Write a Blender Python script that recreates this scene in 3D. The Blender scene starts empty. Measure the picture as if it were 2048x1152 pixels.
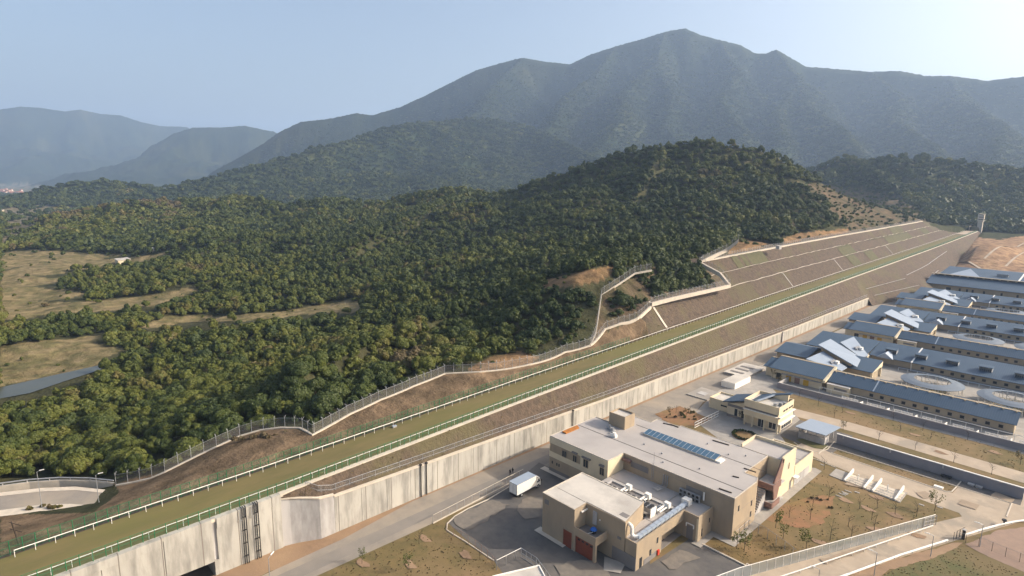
import bpy, math, random
import numpy as np
from mathutils import Matrix, Vector

# ------------------------------------------------------------------ camera, sky, sun, exposure
SC = bpy.context.scene
COL = SC.collection
# the camera hangs over the origin, 70 m up; X runs along the long sides of the buildings, Y along the retaining wall and the turf track
FOC, PITCH, ROLL, YAW, CAMZ = 1164.6, math.radians(10.2993), math.radians(.7001), math.radians(46.5428), 70.0
def _cam_axes():
    cp, sp = math.cos(PITCH), math.sin(PITCH)
    F, R, U = np.array([0, cp, -sp]), np.array([1., 0, 0]), np.array([0, sp, cp])
    R, U = R*math.cos(ROLL) + U*math.sin(ROLL), U*math.cos(ROLL) - R*math.sin(ROLL)
    c, s = math.cos(YAW), math.sin(YAW)
    m = np.array([[c, -s, 0], [s, c, 0], [0, 0, 1]])
    return m@F, m@R, m@U
CF, CR, CU = _cam_axes()
CAMP = np.array([0, 0, CAMZ])
cam_d = bpy.data.cameras.new('camera')
cam_d.sensor_width = 36; cam_d.lens = FOC/2048*36
cam_d.clip_start = .5; cam_d.clip_end = 40000
cam = bpy.data.objects.new('camera', cam_d); COL.objects.link(cam)
cam.matrix_world = Matrix(((CR[0], CU[0], -CF[0], 0), (CR[1], CU[1], -CF[1], 0), (CR[2], CU[2], -CF[2], CAMZ), (0, 0, 0, 1)))
SC.camera = cam

SUN_AZ, SUN_EL = math.radians(46), math.radians(28)      # azimuth measured from +X towards +Y
world = bpy.data.worlds.new('World'); SC.world = world; world.use_nodes = True
nt = world.node_tree
sky = nt.nodes.new('ShaderNodeTexSky'); sky.sky_type = 'NISHITA'; sky.sun_disc = False
sky.sun_elevation = SUN_EL; sky.sun_rotation = math.pi/2 - SUN_AZ
sky.altitude = 100; sky.air_density = 1.0; sky.dust_density = 7.0; sky.ozone_density = .6
bg = nt.nodes['Background']; nt.links.new(sky.outputs[0], bg.inputs[0]); bg.inputs[1].default_value = .145
sun_d = bpy.data.lights.new('sun', 'SUN'); sun_d.energy = 4.2; sun_d.angle = math.radians(.6); sun_d.color = (1, .91, .79)
sun = bpy.data.objects.new('sun', sun_d); COL.objects.link(sun)
SUNV = Vector((math.cos(SUN_EL)*math.cos(SUN_AZ), math.cos(SUN_EL)*math.sin(SUN_AZ), math.sin(SUN_EL)))
sun.rotation_euler = SUNV.to_track_quat('Z', 'Y').to_euler()
SC.view_settings.view_transform = 'Standard'; SC.view_settings.look = 'None'; SC.view_settings.exposure = 0.73
SC.view_settings.gamma = 1.0
SC.cycles.volume_bounces = 1; SC.cycles.max_bounces = 6; SC.cycles.diffuse_bounces = 3; SC.cycles.transparent_max_bounces = 24

# ------------------------------------------------------------------ points
def ray(x, y): return CF + CR*((x-1024)/FOC) - CU*((y-576)/FOC)
def at(x, y, z=0.0):
    d = ray(x, y); p = CAMP + d*((z-CAMZ)/d[2]); return (float(p[0]), float(p[1]), float(p[2]))
def at_d(x, y, D):
    d = ray(x, y); p = CAMP + d*(D/math.hypot(d[0], d[1])); return (float(p[0]), float(p[1]), float(p[2]))
def project(P):
    v = np.asarray(P, float) - CAMP; d = v@CF; ds = np.where(d > .1, d, .1)
    return 1024 + FOC*(v@CR)/ds, 576 - FOC*(v@CU)/ds, d
def inside(poly, x, y):
    x = np.asarray(x); y = np.asarray(y); r = np.zeros(x.shape, bool); n = len(poly)
    for i in range(n):
        (x0, y0), (x1, y1) = poly[i], poly[(i+1) % n]
        if y0 == y1: continue
        c = ((y0 > y) != (y1 > y)) & (x < (x1-x0)*(y-y0)/(y1-y0) + x0); r ^= c
    return r

# ------------------------------------------------------------------ noise (numpy)
_rs = np.random.RandomState(5); _PERM = _rs.permutation(4096).astype(np.int64); _GR = _rs.rand(4096)*2*np.pi
def pnoise(x, y):
    xi = np.floor(x).astype(np.int64); yi = np.floor(y).astype(np.int64); fx = x-xi; fy = y-yi
    u = fx*fx*fx*(fx*(fx*6-15)+10); v = fy*fy*fy*(fy*(fy*6-15)+10)
    def g(ix, iy, dx, dy):
        a = _GR[(_PERM[(_PERM[ix & 4095] + iy) & 4095])]; return np.cos(a)*dx + np.sin(a)*dy
    n00 = g(xi, yi, fx, fy); n10 = g(xi+1, yi, fx-1, fy); n01 = g(xi, yi+1, fx, fy-1); n11 = g(xi+1, yi+1, fx-1, fy-1)
    return 1.5*((n00*(1-u)+n10*u)*(1-v) + (n01*(1-u)+n11*u)*v)
def fbm(x, y, o=4):
    s = 0; a = 1; t = 0
    for i in range(o): s = s + a*pnoise(x+17.3*i, y-9.1*i); t += a; a *= .5; x = x*2.03; y = y*2.03
    return s/t
def ridged(x, y, o=4):
    s = 0; a = 1; t = 0
    for i in range(o): s = s + a*(1-2*np.abs(pnoise(x+31.7*i, y+5.9*i))); t += a; a *= .5; x = x*2.1; y = y*2.1
    return s/t

# ------------------------------------------------------------------ objects
def tag(o, label=None, cat=None, group=None, kind=None):
    if label: o['label'] = label
    if cat: o['category'] = cat
    if group: o['group'] = group
    if kind: o['kind'] = kind
    return o
def thing(name, label, cat, loc=(0, 0, 0), rz=0, group=None):
    o = bpy.data.objects.new(name, None); COL.objects.link(o); o.location = loc; o.rotation_euler = (0, 0, rz)
    o.empty_display_size = .5
    return tag(o, label, cat, group)
def dup(o, parent=None):
    c = o.copy(); COL.objects.link(c)
    if parent is not None: c.parent = parent
    for ch in list(o.children): dup(ch, c)
    return c
class MB:
    """collects faces; build() links them as one mesh object (world metres; children are shifted to their thing's base)"""
    def __init__(s): s.v = []; s.f = []; s.mi = []; s.m = 0
    def add(s, vs, fs):
        n = len(s.v); s.v += [tuple(map(float, p)) for p in vs]
        for f in fs: s.f.append(tuple(i+n for i in f)); s.mi.append(s.m)
        return s
    def mat(s, i): s.m = i; return s
    def box(s, x0, x1, y0, y1, z0, z1):
        v = [(x, y, z) for z in (z0, z1) for y in (y0, y1) for x in (x0, x1)]
        return s.add(v, [(0, 2, 3, 1), (4, 5, 7, 6), (0, 1, 5, 4), (2, 6, 7, 3), (0, 4, 6, 2), (1, 3, 7, 5)])
    def poly(s, pts): return s.add(pts, [tuple(range(len(pts)))])
    def prism(s, p2, z0, z1):
        a = sum(p2[i][0]*p2[(i+1) % len(p2)][1] - p2[(i+1) % len(p2)][0]*p2[i][1] for i in range(len(p2)))
        if a < 0: p2 = p2[::-1]
        n = len(p2); zz = lambda z, p: z(p) if callable(z) else z
        v = [(p[0], p[1], zz(z0, p)) for p in p2] + [(p[0], p[1], zz(z1, p)) for p in p2]
        return s.add(v, [tuple(range(n))[::-1], tuple(range(n, 2*n))] + [(i, (i+1) % n, (i+1) % n+n, i+n) for i in range(n)])
    def slab(s, quad, t):
        """a roof sheet: top corners counter-clockwise from above, t thick"""
        n = len(quad); return s.add(list(quad) + [(p[0], p[1], p[2]-t) for p in quad], [tuple(range(n)), tuple(range(2*n-1, n-1, -1))] + [(i, i+n, (i+1) % n+n, (i+1) % n) for i in range(n)])
    def tube(s, p, q, r, r2=None, n=6, caps=True):
        p = Vector(p); q = Vector(q); d = (q-p)
        if d.length < 1e-6: return s
        d.normalize(); a = d.orthogonal().normalized(); b = d.cross(a); r2 = r if r2 is None else r2
        v = [p + (a*math.cos(t)+b*math.sin(t))*r for t in [2*math.pi*i/n for i in range(n)]] + [q + (a*math.cos(t)+b*math.sin(t))*r2 for t in [2*math.pi*i/n for i in range(n)]]
        f = [(i, (i+1) % n, (i+1) % n+n, i+n) for i in range(n)]
        if caps: f += [tuple(range(n))[::-1], tuple(range(n, 2*n))]
        return s.add(v, f)
    def pipe(s, pts, r, n=6):
        for a, b in zip(pts[:-1], pts[1:]): s.tube(a, b, r, n=n)
        return s
    def strip(s, rows):
        """rows of equal length, one row per station"""
        n = len(rows[0]); v = [p for r in rows for p in r]
        return s.add(v, [(i*n+j, i*n+j+1, (i+1)*n+j+1, (i+1)*n+j) for i in range(len(rows)-1) for j in range(n-1)])
    def lathe(s, c, prof, n=16):
        v = [(c[0]+r*math.cos(2*math.pi*i/n), c[1]+r*math.sin(2*math.pi*i/n), c[2]+z) for r, z in prof for i in range(n)]
        f = [(k*n+i, k*n+(i+1) % n, (k+1)*n+(i+1) % n, (k+1)*n+i) for k in range(len(prof)-1) for i in range(n)]
        return s.add(v, f)
    def build(s, name, mat, parent=None, smooth=False, **kw):
        me = bpy.data.meshes.new(name); off = Vector(parent_base(parent)) if parent is not None else Vector((0, 0, 0))
        me.from_pydata([(p[0]-off.x, p[1]-off.y, p[2]-off.z) for p in s.v], [], s.f)
        for m in (mat if isinstance(mat, (list, tuple)) else [mat]): me.materials.append(m)
        if any(s.mi): me.polygons.foreach_set('material_index', s.mi)
        if smooth: me.polygons.foreach_set('use_smooth', [True]*len(me.polygons))
        me.update()
        o = bpy.data.objects.new(name, me); COL.objects.link(o)
        if parent is not None: o.parent = parent
        return tag(o, **kw)
def parent_base(p):
    b = Vector((0, 0, 0))
    while p is not None: b = b + p.location; p = p.parent
    return b
def structure(o): o['kind'] = 'structure'; return o

# ------------------------------------------------------------------ materials
def lin(c): return (c[0], c[1], c[2], 1)
def nmat(name, c1, c2=None, scale=.3, rough=.85, c3=None, s3=.03, bump=0., bscale=None, stretch=(1, 1, 1), detail=5, spec=.3, metal=0., amt3=(.45, .65), alpha=1., lo=.35, hi=.65):
    """two colours mixed by noise in world metres, a third by a broader noise; optional bump"""
    m = bpy.data.materials.new(name); m.use_nodes = True; t = m.node_tree; N = t.nodes; L = t.links; b = N['Principled BSDF']
    b.inputs['Roughness'].default_value = rough; b.inputs['Specular IOR Level'].default_value = spec; b.inputs['Metallic'].default_value = metal
    geo = N.new('ShaderNodeNewGeometry'); mp = N.new('ShaderNodeMapping'); mp.inputs['Scale'].default_value = stretch; L.new(geo.outputs['Position'], mp.inputs[0])
    def noise(sc, d=detail):
        n = N.new('ShaderNodeTexNoise'); n.inputs['Scale'].default_value = sc; n.inputs['Detail'].default_value = d; n.inputs['Roughness'].default_value = .62; L.new(mp.outputs[0], n.inputs['Vector']); return n
    def step(src, a, z):
        r = N.new('ShaderNodeMapRange'); r.inputs['From Min'].default_value = a; r.inputs['From Max'].default_value = z; L.new(src, r.inputs['Value']); return r.outputs[0]
    def mix(f, A, B):
        x = N.new('ShaderNodeMix'); x.data_type = 'RGBA'; L.new(f, x.inputs[0])
        for s, k in ((A, 6), (B, 7)):
            if isinstance(s, tuple): x.inputs[k].default_value = lin(s)
            else: L.new(s, x.inputs[k])
        return x.outputs[2]
    col = mix(step(noise(scale).outputs[0], lo, hi), c1, c2 or tuple(c*.8 for c in c1))
    if c3: col = mix(step(noise(s3, 6).outputs[0], *amt3), col, c3)
    L.new(col, b.inputs['Base Color'])
    if bump:
        bn = N.new('ShaderNodeBump'); bn.inputs['Strength'].default_value = min(1, bump); bn.inputs['Distance'].default_value = max(.05, bump*.5)
        L.new(noise(bscale or scale*3).outputs[0], bn.inputs['Height']); L.new(bn.outputs[0], b.inputs['Normal'])
    if alpha < 1:
        tr = N.new('ShaderNodeBsdfTransparent'); mx = N.new('ShaderNodeMixShader'); mx.inputs[0].default_value = alpha
        L.new(tr.outputs[0], mx.inputs[1]); L.new(b.outputs[0], mx.inputs[2]); L.new(mx.outputs[0], N['Material Output'].inputs[0])
    m['col'] = 1
    return m
def joints(m, period, width, dark, axis=1, off=0.):
    """darken thin joints every PERIOD metres along an axis (formwork joints, roof seams)"""
    t = m.node_tree; N = t.nodes; L = t.links; b = N['Principled BSDF']; src = b.inputs['Base Color'].links[0].from_socket
    geo = N.new('ShaderNodeNewGeometry'); sp = N.new('ShaderNodeSeparateXYZ'); L.new(geo.outputs['Position'], sp.inputs[0])
    a = N.new('ShaderNodeMath'); a.operation = 'ADD'; a.inputs[1].default_value = 1000*period+off; L.new(sp.outputs[axis], a.inputs[0])
    f = N.new('ShaderNodeMath'); f.operation = 'MODULO'; f.inputs[1].default_value = period; L.new(a.outputs[0], f.inputs[0])
    c = N.new('ShaderNodeMath'); c.operation = 'LESS_THAN'; c.inputs[1].default_value = width; L.new(f.outputs[0], c.inputs[0])
    x = N.new('ShaderNodeMix'); x.data_type = 'RGBA'; L.new(c.outputs[0], x.inputs[0]); L.new(src, x.inputs[6]); x.inputs[7].default_value = lin(dark)
    L.new(x.outputs[2], b.inputs['Base Color']); return m

MT = dict(
    lawn=nmat('dry_lawn', (.165, .116, .048), (.112, .09, .035), .4, .95, (.215, .142, .07), .06, .25, 2.5),
    greenlawn=nmat('green_lawn', (.085, .088, .032), (.115, .098, .038), .4, .95, (.15, .11, .05), .05, .25, 2.5),
    turf=nmat('race_turf', (.16, .122, .05), (.118, .1, .038), .30, .95, (.135, .125, .036), .05, .3, 2, amt3=(.42, .7), stretch=(1, .3, 1)),
    slope=nmat('dry_brush_slope', (.118, .082, .055), (.066, .048, .034), .6, .95, (.10, .082, .042), .05, .9, 1.1, amt3=(.5, .64)),
    soil=nmat('bare_soil', (.28, .18, .108), (.2, .13, .08), .4, .95, (.30, .2, .12), .1, .3, 2),
    redsoil=nmat('red_soil', (.27, .135, .068), (.2, .12, .058), .5, .95, (.185, .125, .05), .12, .3, 2),
    asphalt=nmat('dark_asphalt', (.115, .105, .096), (.085, .08, .077), .5, .9, (.165, .145, .122), .07, .05, 6, amt3=(.45, .7)),
    road=nmat('grey_road', (.26, .225, .185), (.21, .185, .155), .3, .9, (.32, .265, .2), .05, .05, 6),
    tanroad=nmat('tan_concrete_road', (.42, .335, .245), (.35, .28, .205), .25, .92, (.30, .25, .19), .09, .05, 6, amt3=(.52, .6)),
    paving=nmat('paving', (.36, .325, .28), (.29, .265, .23), .5, .9, (.25, .225, .195), .1),
    kerb=nmat('pale_kerb', (.56, .48, .38), (.46, .40, .32), .7, .9),
    conc=nmat('stained_concrete', (.43, .40, .345), (.315, .295, .255), .25, .9, (.21, .195, .17), .5, .1, 3, stretch=(1, 1, .2), amt3=(.47, .72)),
    concgrey=nmat('grey_concrete', (.46, .43, .40), (.38, .36, .335), .35, .9, (.28, .26, .24), .3, stretch=(1, 1, .3)),
    dark=nmat('dark_opening', (.02, .02, .022), rough=.7),
    glass=nmat('window_glass', (.025, .032, .038), (.045, .05, .055), .4, .12, spec=.6),
    cream=nmat('cream_wall', (.66, .55, .365), (.60, .50, .335), .35, .85, (.55, .46, .32), .2),
    tan=nmat('tan_wall', (.37, .285, .19), (.325, .252, .17), .4, .85, (.285, .225, .16), .25, stretch=(1, 1, .35)),
    greybase=nmat('grey_plinth', (.20, .18, .165), (.17, .155, .145), .4, .85),
    roofgrey=nmat('grey_roof_coating', (.37, .335, .305), (.325, .297, .272), .15, .85, (.41, .37, .335), .05),
    roofpale=nmat('pale_roof_coating', (.54, .49, .42), (.46, .42, .365), .2, .85, (.37, .335, .29), .12),
    roofline=nmat('roof_joint', (.06, .052, .047), rough=.8),
    blue=nmat('blue_steel_roof', (.052, .084, .124), (.042, .071, .108), .15, .6, (.062, .094, .134), .05, spec=.25),
    palesteel=nmat('pale_steel_roof', (.30, .345, .40), (.265, .31, .365), .15, .5, spec=.4),
    ringroof=nmat('grey_ring_roof', (.15, .175, .205), (.13, .155, .185), .2, .6, spec=.3),
    white=nmat('white_paint', (.80, .76, .68), (.70, .66, .59), .6, .5),
    galv=nmat('galvanised_steel', (.36, .36, .36), (.28, .28, .28), .8, .45, metal=.3),
    green=nmat('green_paint', (.02, .16, .06), (.015, .12, .05), .8, .5),
    greenmesh=nmat('green_wire_mesh', (.04, .15, .08), rough=.6, alpha=.16),
    greymesh=nmat('grey_wire_mesh', (.30, .28, .26), rough=.5, alpha=.2),
    palemesh=nmat('pale_fence_panel', (.40, .42, .40), rough=.5, alpha=.5),
    thinmesh=nmat('thin_wire_mesh', (.25, .22, .19), rough=.5, alpha=.14),
    black=nmat('black_pipe', (.03, .028, .027), rough=.55),
    red=nmat('red_brown_door', (.19, .045, .025), (.15, .04, .022), 1.5, .6),
    redwall=nmat('red_brown_wall', (.23, .135, .105), (.2, .12, .092), .5, .8),
    orange=nmat('orange_timber', (.42, .16, .03), (.3, .12, .03), 1, .8),
    bark=nmat('bark', (.07, .05, .036), (.045, .034, .025), 2, .95),
    yellow=nmat('yellow_paint', (.55, .32, .03), rough=.7),
    bluepl=nmat('blue_tarp', (.02, .12, .42), rough=.5),
    skyl=nmat('skylight_glass', (.05, .105, .16), (.065, .125, .18), .5, .25, spec=.6),
    water=nmat('pond_water', (.07, .072, .052), (.058, .062, .046), .05, .28, spec=.32),
    cloth=nmat('dark_cloth', (.015, .015, .018), rough=.9), skin=nmat('skin', (.45, .28, .2), rough=.6),
    tyre=nmat('tyre_rubber', (.02, .02, .02), rough=.9),
)
joints(MT['conc'], 6.1, .16, (.17, .145, .12)); joints(MT['blue'], .6, .05, (.09, .13, .18), 0)
joints(MT['turf'], 9999, 0, (0, 0, 0))
# ------------------------------------------------------------------ the track's line
def track_x(y): return -105.5 - .02*np.maximum(0, np.asarray(y, float)-40)          # its lower (right-hand) rail
TY = np.array([-60, 0, 20, 50, 100, 200, 300, 400, 500, 600, 700, 800, 870.])
TZ = np.array([9.4, 10.15, 10.6, 11.15, 12.1, 13.6, 14.75, 15.65, 16.4, 17.2, 18.2, 19.5, 20.4])
def track_z(y): return np.interp(y, TY, TZ)
TW = 9.4
WY = [38.5, 71, 107, 136, 192, 269, 390]; WZ = [8.2, 7.3, 6.5, 5.7, 5.3, 4.5, 4.3]  # retaining wall top
WALLX = -101.5
def wall_z(y): return float(np.interp(y, WY, WZ))
def toe_x(y): return float(np.interp(y, [390, 430, 470, 520, 600, 860], [-99, -91, -83, -86, -96, -118]))

# ------------------------------------------------------------------ terrain
FENCE = [(232, 968, 2.5), (300, 960, 3.5), (330, 945, 5), (400, 910, 7), (430, 895, 8), (480, 872, 9), (520, 860, 10), (560, 856, 10.5), (600, 857, 11), (625, 870, 11.3),
         (700, 828, 12), (760, 800, 12.5), (830, 771, 13.2), (890, 747, 13.8), (960, 743, 14), (1060, 727, 14), (1130, 703, 14.5), (1180, 690, 15)]
FENCE_UP = [(1180, 690, 15), (1192, 664, 17), (1203, 592, 26.5), (1240, 560, 32), (1270, 540, 35.5), (1304, 534, 36.5)]
FENCE_MID = [(1180, 690, 15), (1210, 660, 17), (1240, 645, 19), (1275, 632, 20.5), (1302, 607, 23.2)]
FENCE_TER = [(1302, 607, 23.2), (1340, 597, 23.7), (1380, 588, 24), (1430, 577, 24.3), (1460, 570, 24.5)]
CTRL = [(0, 1025, 0), (120, 1010, .3), (190, 1012, .5), (0, 985, -.5), (100, 975, -.4), (200, 975, 0), (0, 940, -4), (150, 930, -4), (0, 850, -6), (200, 880, -5), (100, 760, -8), (0, 700, -7), (0, 640, -7),
        (0, 560, -7), (0, 500, -7), (0, 440, -7), (250, 800, -6), (400, 830, -4), (400, 885, 2), (500, 835, 2), (600, 820, 3), (560, 760, 2), (700, 770, 6), (650, 700, -1), (800, 720, 7), (450, 700, -6), (300, 620, -7),
        (300, 540, -7), (500, 600, -6), (500, 520, -5), (700, 620, -3), (700, 540, -2), (900, 660, 7), (900, 600, 6), (1000, 620, 14), (1000, 690, 12), (1100, 620, 22), (1150, 556, 33), (1080, 560, 24), (1050, 530, 18), (950, 520, 8), (1200, 535, 36),
        (1300, 520, 35), (1400, 505, 35), (1300, 560, 30), (1380, 550, 33), (1250, 610, 23), (1430, 540, 33), (1440, 513, 34), (1475, 478, 41), (1530, 485, 38), (1600, 470, 39), (1690, 460, 39),
        (1912, 520, 7), (2048, 535, 7), (1980, 516, 7), (2048, 506, 9), (1945, 476, 19.5), (1990, 482, 18), (2040, 470, 20), (1960, 440, 26), (2048, 440, 26), (1900, 440, 26)]
_cp = [at(*c) for c in CTRL+FENCE+FENCE_UP+FENCE_MID+FENCE_TER]
for y in range(-60, 190, 12): x = float(track_x(y)); _cp += [(x-TW-2.4, y, float(track_z(y))-.9)]
for y in range(196, 262, 12): x = float(track_x(y)); _cp += [(x-TW-10.5, y, float(track_z(y))+9)]
for y in range(262, 800, 30): x = float(track_x(y)); k = float(np.interp(y, [262, 740, 800], [1, 1, .5])); _cp += [(x-TW-22, y, float(track_z(y))+16.6*k), (x-TW-34, y, float(track_z(y))+18.6*k)]
for y in range(-60, 470, 40): _cp += [(-98, y, 0)]
for x, y in [(-2500, 0), (-2500, 1500), (-1200, 2200), (500, 2600), (0, 1200), (-1500, 100), (-900, -200), (300, 900), (-700, 700), (-1000, 1000), (-350, -150), (-200, -150), (200, 300), (200, 600), (-480, 560)]:
    _cp += [(x, y, {(0, 1200): 25, (300, 900): 18, (-700, 700): -2, (-1000, 1000): -5, (200, 300): 0, (200, 600): 6, (-480, 560): 10}.get((x, y), -8))]
_cp = np.array(_cp)
def _solve():
    D = np.hypot(_cp[:, None, 0]-_cp[None, :, 0], _cp[:, None, 1]-_cp[None, :, 1]); n = len(_cp)
    A = np.zeros((n+1, n+1)); A[:n, :n] = -D + np.eye(n)*3.; A[:n, n] = 1; A[n, :n] = 1
    return np.linalg.solve(A, np.append(_cp[:, 2], 0))
_w = _solve()
def rbf(x, y):
    s = np.full(x.shape, _w[-1])
    for (px, py, _), w in zip(_cp, _w[:-1]): s = s - w*np.hypot(x-px, y-py)
    return s
# ridges: crest pixels with their distances, fall per metre, gully size
RIDGES = [
    ([(0, 215), (40, 209), (80, 211), (130, 219), (160, 215), (200, 224), (240, 227), (280, 240), (320, 249), (372, 250), (420, 285), (480, 330)], 8200, .5, 600),
    ([(190, 380), (260, 330), (300, 297), (350, 262), (385, 251), (440, 251), (490, 247), (545, 259), (580, 275), (640, 330)], 5600, .5, 380),
    ([(420, 345), (520, 290), (560, 262), (600, 243), (660, 236), (712, 225), (745, 229), (800, 213), (850, 190), (900, 165), (950, 140), (1000, 125), (1045, 114), (1090, 122), (1140, 127), (1180, 108), (1230, 92), (1290, 75), (1330, 62),
      (1370, 55), (1400, 68), (1440, 79), (1480, 88), (1510, 105), (1530, 106), (1553, 97), (1580, 113), (1612, 132), (1680, 137), (1740, 142), (1800, 140), (1850, 150), (1900, 150), (1975, 160), (2048, 151), (2150, 140), (2350, 190)], 3600, .74, 330),
    ([(250, 392), (330, 374), (420, 352), (500, 332), (560, 318), (640, 293), (700, 280), (770, 255), (840, 243), (930, 238), (1000, 238), (1060, 252), (1120, 280), (1180, 310), (1240, 335)], [1700, 1750, 1800, 1850, 1900, 2000, 2100, 2200, 2300, 2400, 2450, 2400, 2200, 2000, 1800], .42, 190),
    ([(1045, 114), (985, 170), (960, 215), (900, 260), (860, 300)], [3600, 3300, 3000, 2800, 2600], .55, 210),
    ([(1230, 92), (1190, 150), (1130, 190), (1110, 240), (1050, 290)], [3600, 3250, 2950, 2600, 2400], .6, 230),
    ([(1330, 62), (1310, 130), (1250, 180), (1240, 240), (1190, 300)], [3600, 3250, 2900, 2500, 2200], .52, 230),
    ([(1310, 130), (1345, 185), (1330, 250), (1385, 310)], [3250, 2950, 2600, 2250], .66, 190),
    ([(1440, 79), (1475, 140), (1440, 200), (1490, 262), (1460, 325)], [3600, 3200, 2850, 2450, 2100], .6, 230),
    ([(1553, 97), (1600, 160), (1612, 205), (1690, 262), (1730, 325)], [3600, 3250, 2950, 2500, 2100], .5, 220),
    ([(1600, 160), (1555, 220), (1570, 280), (1530, 325)], [3250, 2800, 2400, 2100], .7, 180),
    ([(1740, 142), (1806, 190), (1790, 240), (1870, 290), (1890, 335)], [3600, 3250, 2850, 2400, 2050], .58, 200),
    ([(1900, 150), (1925, 200), (2010, 250), (1990, 320)], [3600, 3150, 2700, 2150], .5, 230),
    ([(20, 402), (60, 386), (100, 371), (170, 363), (230, 362), (300, 372), (360, 392)], 1900, .30, 110),
    ([(20, 486), (70, 452), (120, 428), (200, 411), (260, 402), (330, 401), (400, 401), (470, 394), (520, 396), (560, 410), (610, 425)], [1000, 1000, 1020, 1050, 1050, 1050, 1050, 1000, 950, 900, 880], .23, 85),
    ([(560, 420), (600, 402), (650, 395), (700, 399), (760, 402), (830, 385), (900, 374), (960, 379), (1000, 386), (1040, 420)], [900, 900, 900, 880, 860, 830, 800, 780, 760, 740], .27, 85),
    ([(820, 440), (900, 410), (960, 402), (1040, 440), (1080, 470)], [640, 620, 600, 560, 520], .27, 60),
    ([(935, 380), (885, 396), (825, 421), (765, 449), (700, 480)], [780, 700, 610, 530, 480], .36, 55),
    ([(660, 398), (640, 420), (600, 447), (560, 470)], [880, 780, 690, 620], .34, 55),
    ([(470, 394), (430, 420), (380, 446), (330, 466)], [990, 880, 790, 720], .34, 55),
    ([(270, 402), (230, 425), (180, 450), (120, 470)], [1040, 930, 840, 780], .34, 55),
    ([(1085, 420), (1050, 450), (990, 475), (920, 500), (860, 520)], [560, 500, 450, 410, 380], .36, 50),
    ([(985, 575), (920, 592), (850, 617), (760, 652), (670, 688), (590, 716)], [262, 250, 232, 208, 186, 170], .42, 30),
    ([(1110, 560), (1040, 560), (960, 556), (880, 556)], [300, 305, 312, 320], .4, 40),
    ([(985, 390), (1040, 371), (1100, 346), (1160, 327), (1230, 302), (1290, 287), (1330, 280), (1400, 274), (1460, 282), (1520, 290), (1570, 300), (1620, 314), (1660, 330), (1690, 375), (1700, 440)], [740, 720, 700, 690, 680, 670, 660, 650, 650, 650, 650, 645, 640, 610, 570], .42, 80),
    ([(1330, 283), (1300, 330), (1270, 380), (1230, 430), (1190, 470)], [650, 590, 540, 490, 450], .45, 60),
    ([(1480, 290), (1500, 340), (1500, 400), (1490, 450)], [645, 590, 530, 480], .45, 60),
    ([(1640, 330), (1690, 310), (1740, 318), (1800, 313), (1850, 311), (1900, 321), (1960, 326), (2048, 336), (2150, 345)], [1150, 1150, 1150, 1150, 1180, 1200, 1220, 1250, 1250], .42, 110),
    ([(1700, 312), (1760, 345), (1820, 385), (1870, 415), (1885, 432)], [1150, 1060, 980, 920, 890], .42, 90),
    ([(1960, 330), (1930, 370), (1910, 400)], [1220, 1150, 1100], .4, 90),
]
def _ridge_h(x, y, base, pts, D, slope, g):
    P = np.array([at_d(px, py, D if np.isscalar(D) else D[i]) for i, (px, py) in enumerate(pts)])
    tree = 5.0                                                           # the crest drawn is the tree tops
    gul = np.clip(ridged(x/g/1.6+3.1, y/g/1.6, 5)*.6 + fbm(x/g*2.5, y/g*2.5, 3)*.2, -1, 1)-.95
    out = np.full(x.shape, -1e9)
    for a, b in zip(P[:-1], P[1:]):
        dx, dy = b[0]-a[0], b[1]-a[1]; l2 = dx*dx+dy*dy
        t = np.clip(((x-a[0])*dx+(y-a[1])*dy)/l2, 0, 1); bd = np.hypot(x-a[0]-t*dx, y-a[1]-t*dy); bz = a[2]+t*(b[2]-a[2])-tree
        hh = np.maximum(bz-base, 1); W = hh/slope*1.25; u = np.clip(bd/W, 0, 1.2); f = 1-u
        prof = np.where(f > 0, np.abs(f)**1.12, f); amp = hh*np.where(hh > 250, .38, np.where(hh < 90, .42, .40))*np.clip(bd/(W*.25), 0, 1)*np.clip(1.15-u, 0, 1)
        out = np.maximum(out, base + hh*prof + np.where(u < 1.1, amp*gul, -50))
    return out
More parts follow.
